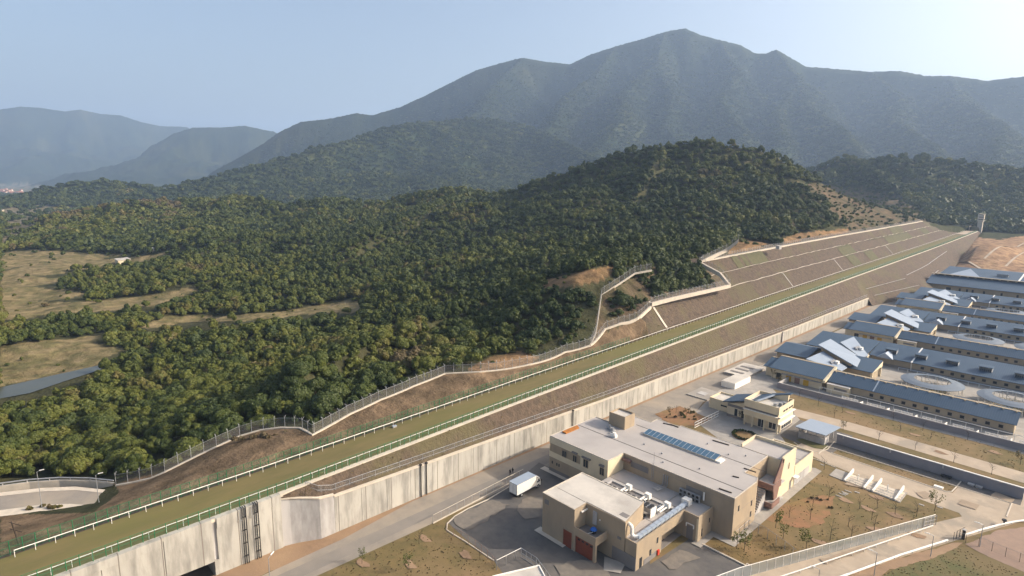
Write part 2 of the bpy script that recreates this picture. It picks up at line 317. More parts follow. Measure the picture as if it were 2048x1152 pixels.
def height(x, y):
    """ground level of hills, valley and everything the site was cut into"""
    x = np.asarray(x, float); y = np.asarray(y, float)
    base = rbf(x, y); r = np.hypot(x, y)
    base = np.clip(base, -10, 60)
    west = np.clip((-(x) - 150)/60, 0, 1)*np.clip((r-200)/100, 0, 1)
    aw = np.arctan2(x*-CF[1]+y*CF[0], x*CF[0]+y*CF[1])                     # angle left of the view axis
    base = base + np.clip((np.radians(35)-aw)/.12, 0, 1)*np.clip((r-380)/250, 0, 1)*np.clip((2200-r)/800, 0, 1)*west*(np.clip(ridged(x/210+1.7, y/210, 3)+.15, 0, 2)*20 + fbm(x/75, y/75, 2)*5)
    base = base + west*(fbm(x/38, y/38, 3)*2.6 + np.clip((np.radians(33)-aw)/.12, 0, 1)*np.clip((r-200)/80, 0, 1)*fbm(x/62+3, y/62, 2)*9 + np.clip((r-350)/300, 0, 1)*fbm(x/120+7, y/120, 3)*3)
    h = base.copy()
    for pts, D, s, g in RIDGES: h = np.maximum(h, _ridge_h(x, y, base, pts, D, s, g))
    # the site and the earthworks are their own sheets: keep the hills' ground under them
    tx = track_x(y); tz = track_z(y)
    up = np.interp(y, [186, 188, 258, 262, 760, 830], [3.2, 13, 13, 25, 25, 2])
    und = (x > tx-TW-up+.6) & (x < np.where(y < 560, -60, tx+1.5)) & (y > -80) & (y < 862)
    lift = np.clip((tx-TW-x)/1.15, 0, 20)
    cap = (x <= tx-TW-up+.6) & (y > 186) & (y < 858); dd = (tx-TW-up+.6)-x
    h = np.where(cap, np.minimum(h, tz+np.where(y < 260, 8.6, 17.0*np.interp(y, [262, 745, 858], [1, .86, .1]))+dd*.62), h)
    h = np.where(und, np.where(x > tx-TW+.8, -6, np.minimum(h, tz-2.5+np.where(y > 186, lift*.86, 0))), h)
    east = (x > -106) & (x >= tx+2) & (y < 862)
    tox = np.interp(y, [390, 430, 470, 520, 600, 860], [-99, -91, -83, -86, -96, -118])
    ramp = np.clip((tox-x)/(tox-(tx+1.3)), 0, 1)*(tz-1)
    h = np.where(east, np.where(y < 560, -1.2+np.where(y > 392, np.maximum(-4, ramp-5), 0), h), h)
    fe = (y >= 560) & (y < 900) & (x > tx+1.4)
    zb = np.clip(1.5+(y-560)*.06, 0, 19)+np.where(x > tox, 11*np.exp(-((x+84)/20)**2-((y-672)/55)**2)*np.clip((x-tox)/8, 0, 1), 0); h = np.where(fe, np.minimum(h, np.where(x > tox, zb, zb-1.5+np.clip((tox-x)/(tox-(tx+1.3)), 0, 1)*(tz-zb-1))), h)
    return h
FIELDS = [  # open ground between the trees (outline as seen, laid on the valley floor) with its colour
    ('f', [(0, 545), (60, 528), (150, 520), (250, 516), (345, 504), (330, 513), (250, 527), (150, 542), (75, 553), (135, 561), (80, 572), (30, 578), (40, 602), (100, 605), (200, 601), (300, 590), (392, 571), (400, 581), (300, 613), (180, 623), (80, 633), (0, 641)]),
    ('f', [(270, 652), (340, 633), (440, 631), (560, 623), (700, 600), (735, 605), (700, 626), (600, 629), (500, 641), (400, 643), (300, 656)]),
    ('f', [(0, 690), (110, 680), (210, 667), (222, 678), (120, 706), (60, 726), (0, 746)]),
    ('f', [(0, 755), (100, 728), (205, 706), (215, 722), (190, 735), (90, 755), (0, 772)]),
    ('f', [(0, 506), (60, 499), (150, 505), (250, 509), (200, 518), (60, 527), (0, 542)]), ('f', [(0, 574), (100, 577), (190, 588), (100, 602), (0, 606)]),
    ('f', [(0, 722), (80, 705), (190, 688), (260, 698), (215, 714), (100, 737), (0, 762)]),
    ('d', [(1080, 562), (1140, 548), (1220, 533), (1255, 538), (1200, 562), (1150, 574), (1090, 577)]),
    ('d', [(930, 738), (990, 712), (1040, 702), (1078, 714), (1060, 728), (960, 744)]),
    ('d', [(1555, 480), (1600, 466), (1690, 457), (1700, 466), (1640, 476), (1570, 490)]),
    ('b', [(1590, 362), (1640, 368), (1720, 378), (1800, 396), (1862, 436), (1850, 448), (1700, 470), (1680, 440), (1640, 400)]),
    ('p', [(0, 418), (85, 412), (180, 418), (120, 440), (60, 470), (0, 500)]),
    ('d', [(1455, 505), (1478, 476), (1540, 486), (1560, 494), (1450, 520)]),
    ('d', [(230, 975), (260, 958), (310, 950), (420, 905), (520, 862), (600, 858), (620, 872), (560, 885), (420, 935), (300, 978)]),
    ('v', [(f[0], f[1]) for f in FENCE]+[(1195, 700), (1000, 800), (600, 940), (230, 1060), (0, 1110), (0, 1030), (100, 1026), (190, 1024), (235, 985)]),
    ('v', [(1176, 694), (1212, 664), (1275, 634), (1304, 606), (1330, 650), (1195, 710)]), ('b', [(1180, 690), (1205, 590), (1272, 536), (1440, 520), (1462, 566), (1302, 606), (1212, 664)]),
    ('e', [(1890, 530), (1945, 472), (2000, 480), (2048, 470), (2200, 470), (2200, 560), (1890, 560)]),
]
POND = [(-60, 790), (0, 775), (100, 752), (205, 729), (202, 739), (130, 762), (60, 786), (0, 797), (-60, 806)]
CLEAR = [FENCE[i][:2] for i in range(len(FENCE))] + [(1195, 700), (1000, 800), (230, 1060), (-200, 1180), (-200, 980), (0, 962), (120, 950)]
TERRZONE = [(1302, 600), (1462, 562), (1436, 510), (1478, 470), (1700, 452), (1860, 436), (1960, 466), (1480, 640), (1195, 700), (1215, 664)]

GRID = {}
def ground_z(x, y):
    """level of the ground mesh itself"""
    a = np.arctan2(y, x)-math.atan2(CF[1], CF[0]); ia = np.clip((a-GRID['a0'])/GRID['da'], 0, GRID['z'].shape[1]-1.001); ir = np.clip(np.interp(np.hypot(x, y), GRID['r'], np.arange(len(GRID['r']))), 0, len(GRID['r'])-1.001)
    i0 = ir.astype(int); j0 = ia.astype(int); u = ir-i0; v = ia-j0; z = GRID['z']
    return z[i0, j0]*(1-u)*(1-v)+z[i0+1, j0]*u*(1-v)+z[i0, j0+1]*(1-u)*v+z[i0+1, j0+1]*u*v
def terrain():
    ang = np.radians(np.arange(-56, 56.01, .118)); n_a = len(ang)
    r = [22.]
    while r[-1] < 13500: r.append(r[-1]*(1.0082 if r[-1] < 1700 or r[-1] > 4000 else 1.0055) + .02)
    r = np.array(r); n_r = len(r)
    f0 = math.atan2(CF[1], CF[0])
    A, Rr = np.meshgrid(f0+ang, r)
    X = (Rr*np.cos(A)).ravel(); Y = (Rr*np.sin(A)).ravel()
    Z = height(X, Y)
    far = Rr.ravel() > 900
    GRID.update(a0=ang[0], da=ang[1]-ang[0], r=r)
    Z = Z + np.where(far, (np.abs(pnoise(X/9, Y/9))*3+np.abs(pnoise(X/17, Y/17))*4)*np.clip((Rr.ravel()-900)/500, 0, 1)*np.clip((Z+2)/20, 0, 1), 0)   # the far hills' canopy
    GRID['z'] = Z.reshape(n_r, n_a)
    px, py, d = project(np.c_[X, Y, Z])
    near = (d > 1) & (Rr.ravel() < 2600)
    # ground colours
    n1 = fbm(X/23, Y/23, 3); n2 = fbm(X/7, Y/7, 2)
    c = np.empty((len(X), 4)); c[:, 3] = 1
    c[:, :3] = np.array((.05, .052, .026)) + (n1[:, None]*.5+.2)*np.array((.04, .025, .012))
    fa = np.clip((Rr.ravel()-700)/700, 0, 1)[:, None]
    m = fbm(X/90, Y/90, 4)[:, None]; s = np.clip(fbm(X/320+9, Y/320, 4)*1.6, -1, 1)[:, None]
    hillc = np.array((.029, .041, .016)) + m*np.array((.03, .03, .012)) + np.clip(s, 0, 1)*np.array((.035, .025, .010))
    hillc = hillc*(1-.38*np.clip((Rr.ravel()-2300)/700, 0, 1))[:, None]*(1+.5*fbm(X/21, Y/21, 3)[:, None])  # far slopes darkened, painting in the shade of the tree cover
    c[:, :3] = np.maximum(.004, c[:, :3]*(1-fa) + hillc*fa)
    low = (Z < 4) & (Rr.ravel() > 1150)
    pl = np.where((pnoise(X/60, Y/40) > .0)[:, None], np.array((.17, .145, .10)), np.array((.075, .085, .05)))
    c[low, :3] = pl[low]
    fc = {'v': ((.19, .13, .08), (.12, .085, .052)), 'f': ((.235, .18, .095), (.125, .11, .05)), 'd': ((.27, .165, .085), (.16, .105, .055)), 'b': ((.125, .09, .056), (.075, .068, .036)), 'p': ((.20, .16, .105), (.10, .095, .055)), 'e': ((.36, .235, .135), (.25, .155, .095))}
    mask = np.zeros(len(X), bool)
    for k, pol in FIELDS:
        i = near & inside(pol, px+n2*7, py+n1*5) & ((Z < 4) if k in 'fp' else (d > 1))
        a, b = fc[k]; w = np.clip(n2*1.3+.5+n1*.9, 0, 1)[:, None]
        c[i, :3] = (np.array(a)*(1-w)+np.array(b)*w)[i]; mask |= i
    me = bpy.data.meshes.new('hills'); nv = len(X)
    i = np.arange((n_r-1)*(n_a-1)); q = (i//(n_a-1))*n_a + i % (n_a-1)
    F = np.c_[q, q+n_a, q+n_a+1, q+1][:, ::-1]
    me.vertices.add(nv); me.vertices.foreach_set('co', np.c_[X, Y, Z].astype(np.float32).ravel())
    me.loops.add(F.size); me.loops.foreach_set('vertex_index', F.ravel().astype(np.int32))
    me.polygons.add(len(F)); me.polygons.foreach_set('loop_start', np.arange(0, F.size, 4, dtype=np.int32)); me.polygons.foreach_set('loop_total', np.full(len(F), 4, np.int32))
    me.polygons.foreach_set('use_smooth', np.ones(len(F), bool))
    at_ = me.color_attributes.new('ground', 'FLOAT_COLOR', 'POINT'); at_.data.foreach_set('color', c.astype(np.float32).ravel())
    me.update(calc_edges=True)
    m = nmat('hill_ground', (.05, .05, .03)); t = m.node_tree; b = t.nodes['Principled BSDF']
    a = t.nodes.new('ShaderNodeAttribute'); a.attribute_name = 'ground'
    geo = t.nodes.new('ShaderNodeNewGeometry'); no = t.nodes.new('ShaderNodeTexNoise'); no.inputs['Scale'].default_value = .16; no.inputs['Detail'].default_value = 7; no.inputs['Roughness'].default_value = .7
    t.links.new(geo.outputs['Position'], no.inputs['Vector'])
    mr = t.nodes.new('ShaderNodeMapRange'); mr.inputs['From Min'].default_value = .3; mr.inputs['From Max'].default_value = .7; mr.inputs['To Min'].default_value = .55; mr.inputs['To Max'].default_value = 1.4
    t.links.new(no.outputs[0], mr.inputs['Value'])
    vm = t.nodes.new('ShaderNodeVectorMath'); vm.operation = 'SCALE'; t.links.new(a.outputs['Color'], vm.inputs[0]); t.links.new(mr.outputs[0], vm.inputs['Scale']); t.links.new(vm.outputs[0], b.inputs['Base Color'])
    bp = t.nodes.new('ShaderNodeBump'); bp.inputs['Strength'].default_value = .8; bp.inputs['Distance'].default_value = 2.5; t.links.new(no.outputs[0], bp.inputs['Height']); t.links.new(bp.outputs[0], b.inputs['Normal'])
    b.inputs['Roughness'].default_value = 1; b.inputs['Specular IOR Level'].default_value = .05
    me.materials.append(m)
    o = bpy.data.objects.new('hills', me); COL.objects.link(o); return structure(o)
terrain()

# ------------------------------------------------------------------ flat sheets of the site, each 4 mm above the one below
_lvl = [0]
def sheet(name, pts, m, jag=0, world_pts=False, z=None):
    if z is None: _lvl[0] += 1; z = .004*_lvl[0]
    P = [(p[0], p[1]) for p in pts] if world_pts else [at(x, y, 0)[:2] for x, y in pts]
    if jag:                                   # ragged natural edge
        rnd = random.Random(len(pts)*7+_lvl[0]); Q = []
        for i, a in enumerate(P):
            b = P[(i+1) % len(P)]; n = max(1, int(math.hypot(b[0]-a[0], b[1]-a[1])/1.2))
            for k in range(n):
                t = k/n; Q.append((a[0]+(b[0]-a[0])*t+rnd.uniform(-jag, jag), a[1]+(b[1]-a[1])*t+rnd.uniform(-jag, jag)))
        P = Q
    me = MB(); me.poly([(x, y, z) for x, y in P]); o = me.build(name, m)
    if o.data.polygons[0].normal.z < 0: o.data.flip_normals()
    return structure(o)
W = dict(world_pts=True)
sheet('ground', [(-104, -60), (70, -60), (70, 572), (-104, 572)], MT['lawn'], z=0, **W)
sheet('dirt_verge', [(-104.1, 8), (-98.7, 8), (-98.5, 30), (-97.6, 48), (-98.6, 62), (-100, 82), (-99.6, 140), (-100, 230), (-99, 400), (-104, 400)], MT['soil'], .3, **W)
sheet('service_road', [(-101, 66), (-98.6, 48), (-98, 20), (-96, -5), (-91, -5), (-91.6, 40), (-91, 66), (-91.5, 100), (-92, 118), (-84, 128), (-82, 150), (-88, 170), (-87, 215), (-93, 225), (-93, 300), (-92, 390), (-88, 420), (-97, 420), (-99.5, 390), (-100.4, 230), (-100.5, 120)], MT['road'], **W)
sheet('service_road_lane', [(-96.4, 20), (-93.2, 20), (-93.2, 60), (-93.0, 120), (-96.4, 120)], nmat('worn_lane', (.20, .178, .152), (.235, .205, .172), .2, .9), **W)
sheet('barn_yard', [(-93, 196), (-78, 200), (45, 200), (45, 470), (-90, 470), (-92, 300)], MT['paving'], **W)
sheet('parking_lot', [(897, 1046), (912, 1030), (940, 1014), (1027, 967), (1078, 925), (1098, 935), (1180, 930), (1300, 1000), (1300, 1180), (1030, 1180), (985, 1118), (930, 1077)], MT['asphalt'])
sheet('parking_lot_near', [(1262, 1200), (1278, 1143), (1378, 1078), (1404, 1090), (1505, 1139), (1495, 1200)], MT['asphalt'])
sheet('asphalt_apron', [(1550, 868), (1578, 852), (1600, 840), (1706, 872), (1664, 908), (1640, 898), (1590, 884)], MT['asphalt'])
sheet('tan_road', [(1590, 893), (1608, 884), (1662, 906), (1780, 946), (1905, 986), (1932, 958), (2048, 985), (2120, 1020), (2048, 1042), (1935, 1074), (1780, 1122), (1640, 1180), (1420, 1180), (1500, 1150), (1700, 1087), (1880, 1043), (1924, 1033), (1918, 1026), (1860, 1006), (1740, 962), (1640, 920)], MT['tanroad'])
sheet('tan_path', [(1588, 817), (1700, 845), (1850, 888), (2120, 966), (2120, 988), (1850, 907), (1700, 862), (1588, 832)], MT['tanroad'])
sheet('gatehouse_court', [(1415, 800), (1440, 780), (1500, 765), (1530, 760), (1600, 840), (1560, 870), (1575, 890), (1500, 902), (1440, 880), (1400, 850), (1376, 840)], MT['paving'])
sheet('red_earth', [(1530, 1040), (1560, 1012), (1600, 1000), (1668, 990), (1665, 1020), (1640, 1050), (1590, 1055)], MT['redsoil'], .5)
sheet('worn_earth', [(1310, 828), (1360, 812), (1422, 838), (1396, 853), (1340, 850)], MT['redsoil'], .35)
sheet('bare_lot', [(1930, 1088), (2000, 1060), (2130, 1045), (2200, 1180), (2090, 1180)], nmat('reddish_lot', (.30, .205, .15), (.25, .175, .13), .5, .95), .2)
sheet('gravel_verge', [(1690, 1180), (1700, 1150), (1790, 1120), (1905, 1086), (1925, 1083), (1915, 1098), (1860, 1118), (1780, 1140), (1740, 1180)], MT['soil'], .25)
sheet('moist_lawn', [(1755, 1160), (1790, 1140), (1862, 1118), (1920, 1094), (1960, 1106), (2060, 1150), (2120, 1200), (1755, 1200)], MT['greenlawn'], .2)
sheet('side_lawn', [(1405, 1088), (1428, 1076), (1456, 1090), (1475, 1096), (1535, 1062), (1560, 1075), (1600, 1100), (1560, 1125), (1506, 1138)], nmat('dry_grass', (.175, .115, .045), (.135, .095, .036), .6, .95, (.24, .15, .07), .15), .1)
for i, q in enumerate([(850, 1078), (1735, 1018), (1690, 1000), (1790, 1030), (1755, 995), (1640, 1085), (1830, 870), (1700, 826), (1880, 905), (1990, 905), (1752, 1060), (1836, 1072), (725, 1128), (820, 1130), (930, 1110)]):
    x, y, _ = at(*q); sheet('worn_patch', [(x+1.5*math.cos(a)*(1+.3*math.sin(3*a+i)), y+.9*math.sin(a)*(1+.3*math.cos(2*a+i))) for a in np.linspace(0, 6.28, 14)[:-1]], MT['soil'], .12, **W)
dst = nmat('dusty_asphalt', (.2, .17, .135), (.15, .132, .112), .8, .95)
for P in ([(905, 1042), (930, 1022), (985, 1003), (1018, 1010), (975, 1040), (935, 1062)], [(1032, 1012), (1060, 992), (1084, 1002), (1080, 1036), (1045, 1040)], [(1320, 1120), (1370, 1100), (1400, 1118), (1340, 1140)], [(1110, 1130), (1190, 1120), (1230, 1170), (1120, 1170)]): sheet('dusty_patch', P, dst, .5)
for P in ([(1700, 962), (1745, 972), (1735, 980), (1690, 970)], [(1832, 985), (1850, 983), (1868, 995), (1846, 998)], [(1925, 1000), (1960, 1012), (1950, 1020), (1915, 1008)], [(1640, 1120), (1730, 1092), (1738, 1099), (1650, 1130)], [(1990, 985), (2030, 1000), (2020, 1006), (1980, 992)]): sheet('road_dark_patch', P, nmat('stained_road', (.27, .21, .15), (.33, .25, .175), .5, .95), .2)  # ragged patches of a darker tone laid over the tan road
# concrete aprons round the buildings
sheet('concrete_apron', [(-47, 103.4), (-44.6, 103.4), (-44.3, 149), (-46, 149.5), (-47, 149)], MT['paving'], **W)
sheet('concrete_apron', [(-51, 98), (-49, 98), (-49, 103.2), (-44.6, 103.2), (-44.6, 105), (-51, 105)], MT['paving'], **W)
sheet('concrete_apron', [(-75, 78.1), (-67.2, 78.1), (-67.2, 80), (-75, 80)], MT['kerb'], **W)
sheet('concrete_apron', [(-60, 81.9), (-57.6, 78.6), (-55, 80.2), (-56, 83.2)], MT['paving'], **W)
sheet('concrete_apron', [(-92.3, 97.8), (-76, 98), (-76, 99.5), (-92.3, 99.5)], MT['kerb'], **W)

# ------------------------------------------------------------------ turf track, kerb and slopes
YS = np.concatenate([np.arange(-60, 300, 6), np.arange(300, 868, 12)])
t = MB(); t.strip([[(float(track_x(y))-TW-.9, y, float(track_z(y))), (float(track_x(y))-TW/2, y, float(track_z(y))+.05), (float(track_x(y))+.55, y, float(track_z(y)))] for y in YS if y < 800])
structure(t.build('turf_track', MT['turf']))
t = MB(); t.strip([[(float(track_x(y))-TW-.9, y, float(track_z(y))), (float(track_x(y))+.55, y, float(track_z(y)))] for y in np.arange(798, 868, 8)])
structure(t.build('track_apron', MT['tanroad']))
t = MB(); t.strip([[(float(track_x(y))+.55, y, float(track_z(y))), (float(track_x(y))+.55, y, float(track_z(y))+.14), (float(track_x(y))+1.6, y, float(track_z(y))+.1), (float(track_x(y))+1.6, y, float(track_z(y))-.5)] for y in YS])
structure(t.build('track_kerb', MT['kerb']))
t = MB(); t.strip([[(float(track_x(y))-TW-4.6, y, float(track_z(y))-6), (float(track_x(y))-TW-4.2, y, float(track_z(y))-1.15), (float(track_x(y))-TW-2.2, y, float(track_z(y))-.35), (float(track_x(y))-TW-.9, y, float(track_z(y))-.004)] for y in np.arange(-60, 200, 4)])
structure(t.build('track_verge', MT['slope']))
# slope between the retaining wall and the track
def slope_row(y):
    xk = float(track_x(y))+1.58; zk = float(track_z(y))-.05
    if y < 390: a = (WALLX-.3, wall_z(y)-.15)
    else:
        zb = 0 if y < 560 else float(height(np.array([toe_x(y)+3.]), np.array([y]))[0])-.5
        a = (toe_x(y), zb-.3 if y > 392 else .0)
    if y < 48: a = (float(np.interp(y, [38.45, 41.8, 45, 48], [-104.1, -103, -101.6, WALLX-.3])), float(np.interp(y, [38.4, 48], [9.75, 8.0])))
    rnd = random.Random(int(y*10)); row = [(a[0], y, a[1])]
    for k in range(1, 8):
        f = k/8; row.append((a[0]+(xk-a[0])*f, y, a[1]+(zk-a[1])*f+rnd.uniform(-.16, .16)))
    return row+[(xk, y, zk)]
t = MB(); t.strip([slope_row(y) for y in np.concatenate([np.arange(38.5, 390, 3), np.arange(390, 866, 8)])]); structure(t.build('track_embankment', MT['slope'], smooth=True))
# terraced cut on the hill side
STEPS = [(0, 0), (1.5, .2), (7.3, 6.6), (8.8, 6.8), (14.4, 12.2), (15.9, 12.4), (20.6, 17.9), (22.6, 18.2), (30, 19)]
LOWER = [(0, 0), (1.5, .2), (4.5, 3.4), (7, 6.2), (8.5, 7.9), (9.3, 8.8), (10.2, 9.6), (11.6, 9.7), (14, 8.5)]
def terr_row(y, st, k):
    x0 = float(track_x(y))-TW-.95; z0 = float(track_z(y)); rnd = random.Random(int(y*7))
    return [(x0-dx, y, z0+dz*k+(rnd.uniform(-.2, .2) if 0 < i < 7 else 0)) for i, (dx, dz) in enumerate(st)]
t = MB(); t.strip([terr_row(y, LOWER, float(np.interp(y, [184, 190, 262], [.35, .98, 1.03]))) for y in np.arange(184, 264, 4)])
structure(t.build('lower_cut_slope', MT['slope'], smooth=True))
kk = lambda y: float(np.interp(y, [256, 262, 480, 745, 770, 860], [.9, 1, .96, .86, .72, 0]))
t = MB(); t.strip([terr_row(y, STEPS, kk(y)) for y in np.concatenate([np.arange(256, 480, 4), np.arange(480, 864, 8)])])
structure(t.build('terraced_cut_slope', MT['slope'], smooth=True))
# planted squares: greener patches of brush on the terraces
gp = nmat('green_brush', (.098, .088, .042), (.066, .062, .03), .6, .95, bump=.6, bscale=2)
for y0, y1, a, b in [(292, 299, 4, 5.7), (302, 331, 4, 5.7), (440, 470, 2, 3.8), (440, 458, 0, 1.6), (520, 575, 3, 3.9), (560, 640, 2, 3.8), (600, 640, 4, 5.8), (690, 716, 2, 3.8), (480, 500, 0, 1.5)]:
    def pt(y, s):
        r = terr_row(y, STEPS, kk(y)); st = [1, 2, 3, 4, 5, 6, 7]
        i = min(int(s), 5); f = s-i; A, B = r[st[i]], r[st[i+1]]
        return (A[0]+(B[0]-A[0])*f, y, A[2]+(B[2]-A[2])*f+.25)
    t = MB(); t.strip([[pt(y, a+(b-a)*k/5) for k in range(6)] for y in np.linspace(y0, y1, 10)]); structure(t.build('brush_patch', gp, smooth=True))
def drain(rows, name='drain_channel', m=None, w=.5, lift=.28):
    t = MB(); t.strip([[(p[0]-w, p[1], p[2]+lift), (p[0]+w, p[1], p[2]+lift)] if True else 0 for p in rows]); return structure(t.build(name, m or MT['kerb']))
for i in (3, 5):
    drain([terr_row(y, STEPS, kk(y))[i] for y in np.arange(258, 800 if i == 3 else 770, 6)], w=.55)
for f, ya, yb in [(.55, 396, 466), (.3, 400, 470), (.62, 470, 640), (.35, 500, 560)]:
    drain([(lambda r: (r[0][0]+(r[-1][0]-r[0][0])*f, y, r[0][2]+(r[-1][2]-r[0][2])*f))(slope_row(y)) for y in np.arange(ya, yb, 6)], w=.28, lift=.35, m=MT['concgrey'])
for y in (330, 415, 540):     # steps of concrete running down the cut
    r = terr_row(y, STEPS, kk(y)); t = MB(); t.strip([[(p[0], p[1]-.45, p[2]+.3), (p[0], p[1]+.45, p[2]+.3)] for p in r[1:4]]); structure(t.build('drain_chute', MT['concgrey']))
for y, st in ((199, LOWER), ):
    r = terr_row(y, st, 1.); t = MB(); t.strip([[(p[0], p[1]-.6, p[2]+.35), (p[0], p[1]+.6, p[2]+.35)] for p in r[1:7]]); structure(t.build('drain_chute', MT['kerb']))
# pond and lower road
po = MB(); po.poly([at(x, y, -7.2) for x, y in POND]); pw = po.build('pond', MT['water']); structure(pw)
if pw.data.polygons[0].normal.z < 0: pw.data.flip_normals()
def lane(name, near, far, z, m, lift=0):
    t = MB(); t.strip([[at(a[0], a[1], z+lift), at(b[0], b[1], z+lift)] for a, b in zip(near, far)]); o = t.build(name, m)
    if o.data.polygons[0].normal.z < 0: o.data.flip_normals()
    return structure(o)
lane('lower_road', [(-260, 1065), (-100, 1036), (0, 1021), (80, 1010), (140, 1008), (185, 1012), (215, 1022), (250, 1046)], [(-260, 1025), (-100, 1003), (0, 991), (80, 982), (150, 979), (210, 985), (262, 997), (290, 1020)], 1.2, MT['road'])
lane('road_edge', [(-260, 1088), (-100, 1058), (0, 1034), (80, 1022), (140, 1020), (185, 1026), (205, 1033)], [(-260, 1064), (-100, 1035), (0, 1020.5), (80, 1009.5), (140, 1007.5), (185, 1011.5), (215, 1022)], 1.2, MT['kerb'], .06)
lane('road_edge', [(-260, 1026), (-100, 1004), (0, 992), (80, 983), (150, 980), (210, 986), (262, 997.5)], [(-260, 1018), (-100, 997), (0, 985), (80, 976), (150, 973), (210, 979), (262, 990)], 1.2, MT['kerb'], .06)
# ------------------------------------------------------------------ retaining walls
def at_x(px, py, X):
    d = ray(px, py); p = CAMP + d*(X/d[0]); return tuple(map(float, p))
def part_copies(name, proto, parent, places, most=100):
    """one part, copied (object by object) to the other places; those past MOST become one stuff part"""
    for i, p in enumerate(places[:most]):
        o = proto if i == 0 else proto.copy()
        if i: COL.objects.link(o)
        o.parent = parent; o.location = Vector(p[:3]) - parent_base(parent)
        o.rotation_euler = (0, 0, p[3] if len(p) > 3 else 0)
    rest = places[most:]
    if rest:
        me = proto.data; vv = np.array([v.co[:] for v in me.vertices]); ff = [tuple(p.vertices) for p in me.polygons]; mb = MB()
        for p in rest:
            a = p[3] if len(p) > 3 else 0; c, s = math.cos(a), math.sin(a)
            mb.add([(v[0]*c-v[1]*s+p[0], v[0]*s+v[1]*c+p[1], v[2]+p[2]) for v in vv], ff)
        mb.build(name, me.materials[0], parent, kind='stuff')
def proto(mb, name, mat):
    return mb.build(name, mat)

rw = thing('retaining_wall', 'long stained concrete retaining wall beside the grey service road', 'wall', (WALLX, 38.5, 0))
ys = [48+6*i for i in range(57)]+[390]
t = MB()
for a, b in zip(ys[:-1], ys[1:]):
    za, zb = wall_z(a), wall_z(b); v = [(WALLX, a+.03, -.6), (WALLX, b-.03, -.6), (WALLX, b-.03, zb), (WALLX, a+.03, za)]
    v += [(WALLX-.7, p[1], p[2]) for p in v]; t.add(v, [(0, 1, 2, 3), (7, 6, 5, 4), (0, 4, 5, 1), (1, 5, 6, 2), (2, 6, 7, 3), (3, 7, 4, 0)])
t.build('wall_panels', MT['conc'], rw)
wing = [(-104.1, 38.45), (-103.7, 40), (-103.0, 41.8), (-102.2, 43.5), (-101.5, 45.0), (WALLX, 48)]
zw = [9.95, 9.7, 9.35, 9.0, 8.65, 8.25]
t = MB(); t.strip([[(x, y, -.6), (x, y, z)] for (x, y), z in zip(wing, zw)]); t.strip([[(x, y, z), (x-.7, y+.15, z)] for (x, y), z in zip(wing, zw)]); t.build('wing_wall', MT['concgrey'], rw, smooth=False)
t = MB()
for a, b in zip(ys[:-1], ys[1:]):
    for x0, x1, dz in ((WALLX+.16, WALLX-.5, .22), (WALLX-.5, WALLX-1.5, .10)):
        za, zb = wall_z(a), wall_z(b)
        t.add([(x0, a, za-.12), (x0, b, zb-.12), (x0, b, zb+dz), (x0, a, za+dz), (x1, a, za-.12), (x1, b, zb-.12), (x1, b, zb+dz), (x1, a, za+dz)], [(0, 1, 2, 3), (3, 2, 6, 7), (4, 7, 6, 5), (0, 3, 7, 4), (1, 5, 6, 2)])
t.strip([[(x+.12, y-.1, z-.1), (x+.12, y-.1, z+.2), (x-.6, y+.1, z+.2)] for (x, y), z in zip(wing, zw)])
t.build('coping', MT['kerb'], rw)
for y in (265, ):
    MB().box(WALLX-.1, WALLX+.5, y-.35, y+.35, -.5, wall_z(y)+.4).build('buttress', MT['concgrey'], rw, label='darker concrete buttress where the wall bends')
t = MB(); t.prism([(WALLX, 390.03), (WALLX-5, 396), (WALLX-5, 397), (WALLX, 391)], -.5, lambda p: 4.3-(p[1]-390)*.5); t.build('end_wall', MT['conc'], rw)
for y0 in (120.5, 68.6, 70.1):
    mb = MB(); mb.tube((WALLX+.22, y0, 0), (WALLX+.22, y0, wall_z(y0)+.35), .13); mb.box(WALLX-.05, WALLX+.4, y0-.25, y0+.25, wall_z(y0)+.1, wall_z(y0)+.5)
    tag(mb.build('drain_pipe', MT['black']), {120.5: 'dark drain pipe on the retaining wall beside the flat roofed clinic', 68.6: 'first of two thin drain pipes on the retaining wall left of the truck', 70.1: 'second of two thin drain pipes on the retaining wall left of the truck'}[y0], 'pipe')

ax = -103.85
ab = thing('track_abutment', 'tall stained concrete wall carrying the turf track over the underpass', 'wall', (ax, 0, 0))
top = lambda y: float(track_z(y))+.16
def panel(y0, y1, z0, z1f, x=ax, dep=.9):
    mb = MB(); za, zb = (z1f(y0), z1f(y1)) if callable(z1f) else (z1f, z1f); z0a, z0b = (z0(y0), z0(y1)) if callable(z0) else (z0, z0)
    v = [(x, y0, z0a), (x, y1, z0b), (x, y1, zb), (x, y0, za)]; v += [(x-dep, p[1], p[2]) for p in v]
    return mb.add(v, [(0, 1, 2, 3), (7, 6, 5, 4), (0, 4, 5, 1), (1, 5, 6, 2), (2, 6, 7, 3), (3, 7, 4, 0)])
for a, b in ((-60, -20), (-19.95, 9.9), (10, 18.6)): panel(a, b, -2, lambda y: top(y)-(.0 if y > 0 else 0)).build('wall_panel', MT['conc'], ab)
panel(18.7, 26.2, 2.75, top).build('lintel_panel', MT['conc'], ab)
panel(26.9, 38.4, -2, top).build('wall_panel', MT['conc'], ab)
panel(26.2, 26.9, 2.9, top, ax-.35, .5).build('recess_strip', MT['concgrey'], ab)
panel(26.2, 26.9, -2, 2.9, ax-.003).build('portal_jamb', MT['conc'], ab)
panel(27, 38.38, lambda y: top(y)-1.9, lambda y: top(y)-.02, ax+.13, .12).build('parapet_band', MT['conc'], ab)
panel(-40, 18.5, lambda y: top(y)-1.5, lambda y: top(y)-.02, ax+.16, .15).build('parapet_band', MT['conc'], ab)
